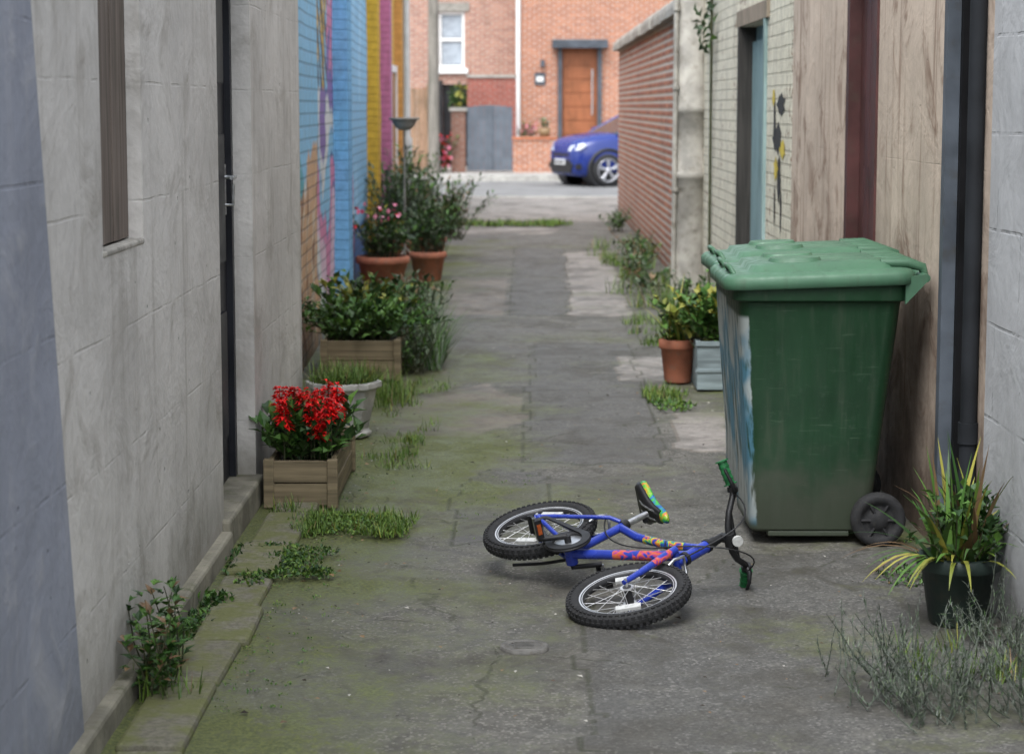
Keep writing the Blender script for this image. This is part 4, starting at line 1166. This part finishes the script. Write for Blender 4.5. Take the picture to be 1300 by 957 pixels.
# ---- right side planters
r_ = pot('potted_plant', .90, 11.95, .108, .255, mTerra)
mb = MB()
for _ in range(46): mb.blade((.90 + U_(-.05, .05), 11.95 + U_(-.05, .05), .22), rdir(.75), U_(.2, .45), .014, U_(.2, .9), R.choice((0, 5, 3)))
bush(mb, (.9, 11.95, .22), .1, .1, .12, 14, 6, .05, .03, (0, 3)); mb.build('leaves', LEAF, r_)
r_ = root('painted_planter')
mb = MB(); mb.box(.985, 1.28, 11.6, 11.63, 0, .27); mb.box(.985, 1.015, 11.631, 12.2, 0, .27); mb.box(1.25, 1.28, 11.631, 12.2, 0, .27); mb.box(.985, 1.28, 12.201, 12.23, 0, .27); mb.box(1.015, 1.25, 11.63, 12.2, .02, .22)
mb.box(.975, 1.29, 11.592, 11.6, .10, .12); mb.box(.975, 1.29, 11.59, 11.6, .25, .28)
mb.build('box', woodmat('bluegrey_planter', (.22, .27, .28), 'X'), r_, .004)
mb = MB(); bush(mb, (1.10, 11.85, .22), .27, .3, .32, 120, 9, .08, .055, (0, 3, 0))
for _ in range(30): mb.leaf((U_(.96, 1.2), U_(11.6, 11.9), U_(.36, .55)), rdir(1.5), (0, 0, 1), .045, .04, 3)
mb.build('leafy_plant', LEAF, r_)
mb = MB()
for k in range(7):
    bush(mb, (U_(1.05, 1.35), 17.8 + k * .75, 0), .2, .35, U_(.12, .34), 16, 8, .06, .03, (2, 0, 4, 1), 1.2)
for k in range(20): tuft(mb, U_(.75, 1.38), U_(15.5, 24), .12, 40, .18, .007, 5, .8)
bush(mb, (1.2, 26.5, 0), .2, .4, .3, 25, 8, .07, .04, (0, 2)); bush(mb, (1.3, 16.0, 0), .2, .4, .35, 26, 8, .06, .035, (0, 2)); bush(mb, (1.3, 14.0, 0), .22, .5, .42, 50, 9, .06, .035, (0, 1, 2))
mb.build('wall_weeds', LEAF)
mb = MB()
for i in range(130):
    z = U_(2.0, 3.6); mb.leaf((1.45 + U_(-.1, .04), 16.3 + U_(-.5, .4), z), rdir(2.0), (-1, 0, .4), .09, .07, R.choice((1, 1, 0)))
mb.tube([(1.48, 16.4, 0), (1.47, 16.3, 1.9), (1.48, 16.4, 3.6)], .012, 5, 8)
mb.build('ivy', LEAF)

mPotD = M('dark_green_pot', (.018, .030, .025), .5, .3, 6, .1, 40, dirt=.5)
r_ = pot('potted_plant', 1.36, 6.30, .125, .22, mPotD)
mb = MB()
for _ in range(85):
    d = rdir(.85); mb.blade((1.36 + U_(-.07, .07), 6.3 + U_(-.07, .07), .18), d, U_(.18, .38), U_(.016, .030), U_(.2, 1.3), R.choice((0, 3, 1, 5, 0, 1, 4)), 6)
for _ in range(16):
    a = U_(2.2, 5.2); mb.blade((1.36 + .1 * math.cos(a), 6.3 + .1 * math.sin(a), .2), (math.cos(a), math.sin(a), .7), U_(.2, .32), .018, U_(1.4, 2.4), R.choice((4, 3, 0)), 6)
for _ in range(8):
    mb.blade((1.36 + U_(-.05, .05), 6.3 + U_(-.05, .05), .2), Vector((U_(-.25, .25), U_(-.2, .2), 1)), U_(.34, .42), .026, .15, R.choice((4, 0, 3)), 5)
bush(mb, (1.38, 6.3, .18), .16, .14, .26, 40, 8, .05, .032, (0, 1, 0))
mb.build('strap_leaves', LEAF, r_)
mb = MB()   # lavender-like sprigs, bottom right
for k in range(190):
    if k < 115: bx = U_(1.0, 1.45); by = U_(5.15, 5.7)
    elif k < 150: bx = U_(.85, 1.1); by = U_(5.3, 5.8)
    else: bx = U_(1.36, 1.48); by = U_(5.7, 6.15)
    d = (rdir(1.1) + Vector((-.25, 0, 0))).normalized(); L = U_(.10, .28)
    pts = [Vector((bx, by, 0))]
    for i in range(4):
        d = (d + Vector((U_(-.2, .2), U_(-.2, .2), .08))).normalized(); pts.append(pts[-1] + d * L / 4)
    mb.tube(pts, [.0022, .0018, .0015, .0012, .0008], 4, 9, False)
    for i in range(34):
        t = (i + .5) / 34 * 3.99; q = pts[int(t)].lerp(pts[int(t) + 1], t - int(t))
        mb.blade(q, d * .4 + rdir(2.4), U_(.010, .028), .0024, .2, R.choice((9, 9, 9, 2, 1)), 2)
mb.build('lavender_shrub', LEAF)
mb = MB()   # bottom-left rose/bramble
for k in range(17):
    p = Vector((U_(-1.06, -.96), U_(5.40, 5.8), 0)); d = Vector((U_(-.3, .5), U_(-.7, .3), 1)).normalized(); L = U_(.12, .33)
    e = p + d * L; mid = (p + e) / 2 + Vector((U_(-.02, .02), U_(-.02, .02), .01))
    mb.tube([p, mid, e], [.003, .0024, .0015], 5, 8, False)
    for i in range(9):
        t = .15 + .85 * i / 8; q = p.lerp(e, t)
        ld = rdir(1.4); s_ = ld.cross(Vector((0, 0, 1))).normalized()
        for off in (0, .5, -.5):
            mb.leaf(q + ld * .012, ld + s_ * off * 1.6, (0, 0, 1), .040 * U_(.6, 1.2), .022, 4 if R.random() < .15 else R.choice((0, 0, 1)), .15, .2)
tuft(mb, -.98, 5.45, .1, 60, .1, .004)
mb.build('bramble', LEAF)

# weeds and grass on the ground
mb = MB()
for _ in range(44):
    tuft(mb, U_(-.88, -.46), U_(7.58, 8.0), .06, 46, .055, .0035, 5, 1.0, 0, 1.1)
mossweed(mb, -.68, 7.78, .24, .2, 900, .018, (5, 0, 5))
tuft(mb, -.95, 8.0, .06, 60, .08)
for _ in range(20): mossweed(mb, U_(-.93, -.70), U_(6.75, 7.35), .06, .06, 70, .02, (0, 5, 1))
for _ in range(10): mossweed(mb, U_(-1.05, -1.0), U_(5.8, 7.3), .03, .1, 40, .022, (0, 1))
mossweed(mb, -1.0, 6.5, .06, .06, 90, .03, (0, 1), 0, .05)
for _ in range(26): tuft(mb, U_(-.72, -.45), U_(9.0, 12.0), .06, 24, .05, .0035, 5, 1.0, 0, 1.1)
for _ in range(12): tuft(mb, U_(-.62, -.5), U_(9.2, 9.9), .05, 22, .05, .0035)
for _ in range(14): tuft(mb, U_(-1.0, -.68), U_(10.7, 11.9), .08, 55, .14, .004)
for _ in range(14): tuft(mb, U_(.70, .92), U_(11.0, 11.5), .05, 40, .07, .0045, 5, .8, 0, 1.0)
mossweed(mb, .8, 10.9, .12, .2, 160, .03)
for _ in range(50): tuft(mb, U_(-1.1, .62), 28.0 + U_(-.35, .35), .12, 34, .09, .012, 5, .8, 0, 1.0)
for _ in range(30): tuft(mb, U_(-1.3, -.75), U_(13.2, 18), .1, 30, .12, .006)
for _ in range(20): tuft(mb, U_(-1.6, -1.1), U_(20, 30), .14, 40, .25, .01)
for _ in range(14): tuft(mb, U_(1.05, 1.45), U_(12.5, 16.5), .08, 40, .2, .006)
for _ in range(10): tuft(mb, U_(1.1, 1.4), U_(5.6, 6.0), .04, 20, .1, .004)
for _ in range(14): tuft(mb, U_(.75, 1.2), U_(13.5, 15.5), .08, 40, .08, .006)
mossweed(mb, 1.3, 6.9, .1, .15, 120, .02, (1, 0))
for _ in range(180): mossweed(mb, -.95 + abs(R.gauss(0, .16)), U_(5.3, 9.5), .02, .02, 7, .009, (5, 0), 0, .008)
for _ in range(60): mossweed(mb, 1.46 - abs(R.gauss(0, .06)), U_(5.5, 9.5), .02, .02, 8, .012, (5, 1), 0, .01)
for _ in range(26): mossweed(mb, U_(-.3, .15), U_(7.4, 9.4), .02, .02, 6, .008, (5,), 0, .006)
mb.build('grass', LEAF)
mb = MB()
for _ in range(1200):
    x = U_(-1, 1.45) if R.random() < .6 else (-1.0 + abs(R.gauss(0, .25))); y = U_(5.2, 14); s_ = U_(.003, .008) * (1 if R.random() < .94 else 2)
    mb.leaf((x, y, .004 + U_(0, .006)), (math.cos(U_(0, 6.3)), math.sin(U_(0, 6.3)), .1), (U_(-.3, .3), U_(-.3, .3), 1), s_ * 2, s_ * 1.3, R.choice((0, 0, 1, 1, 2)), .2)
mb.build('fallen_leaves', [glB, mSoil, M('pale_grit', (.38, .36, .32), .8)])

# ------------------------------------------------------------------ LIGHT, CAMERA
w = bpy.data.worlds.new('World'); scene.world = w; w.use_nodes = True
nt = w.node_tree; bg = nt.nodes['Background']
sky = nt.nodes.new('ShaderNodeTexSky'); sky.sky_type = 'NISHITA'; sky.sun_disc = False
EL = math.radians(58); AZ = math.radians(200)
sky.sun_elevation = EL; sky.sun_rotation = AZ; sky.air_density = 1.2; sky.dust_density = 4.0; sky.ozone_density = .6
hs = nt.nodes.new('ShaderNodeHueSaturation'); hs.inputs['Saturation'].default_value = .25
nt.links.new(sky.outputs[0], hs.inputs['Color'])
tint = nt.nodes.new('ShaderNodeMixRGB'); tint.blend_type = 'MULTIPLY'; tint.inputs[0].default_value = 1; tint.inputs[2].default_value = (.96, 1.0, 1.05, 1)
nt.links.new(hs.outputs[0], tint.inputs[1]); nt.links.new(tint.outputs[0], bg.inputs[0]); bg.inputs[1].default_value = .43
sl = bpy.data.lights.new('sun', 'SUN'); sl.energy = 1.1; sl.angle = math.radians(40); sl.color = (1, .985, .965)
so = bpy.data.objects.new('sun', sl); scene.collection.objects.link(so)
d = Vector((math.sin(AZ) * math.cos(EL), math.cos(AZ) * math.cos(EL), math.sin(EL)))
so.rotation_euler = (-d).to_track_quat('-Z', 'Y').to_euler()

cam = bpy.data.cameras.new('camera'); co_ = bpy.data.objects.new('camera', cam); scene.collection.objects.link(co_)
co_.location = (0, 0, 1.61)
co_.rotation_euler = (math.radians(90 - 6.56), 0, math.radians(.353))
cam.sensor_width = 36; cam.lens = 72; cam.shift_y = -.0342
cam.clip_start = .1; cam.clip_end = 2000
cam.dof.use_dof = True; cam.dof.focus_distance = 6.95; cam.dof.aperture_fstop = 4.5
scene.camera = co_
scene.view_settings.view_transform = 'Standard'; scene.view_settings.look = 'None'; scene.view_settings.exposure = 0
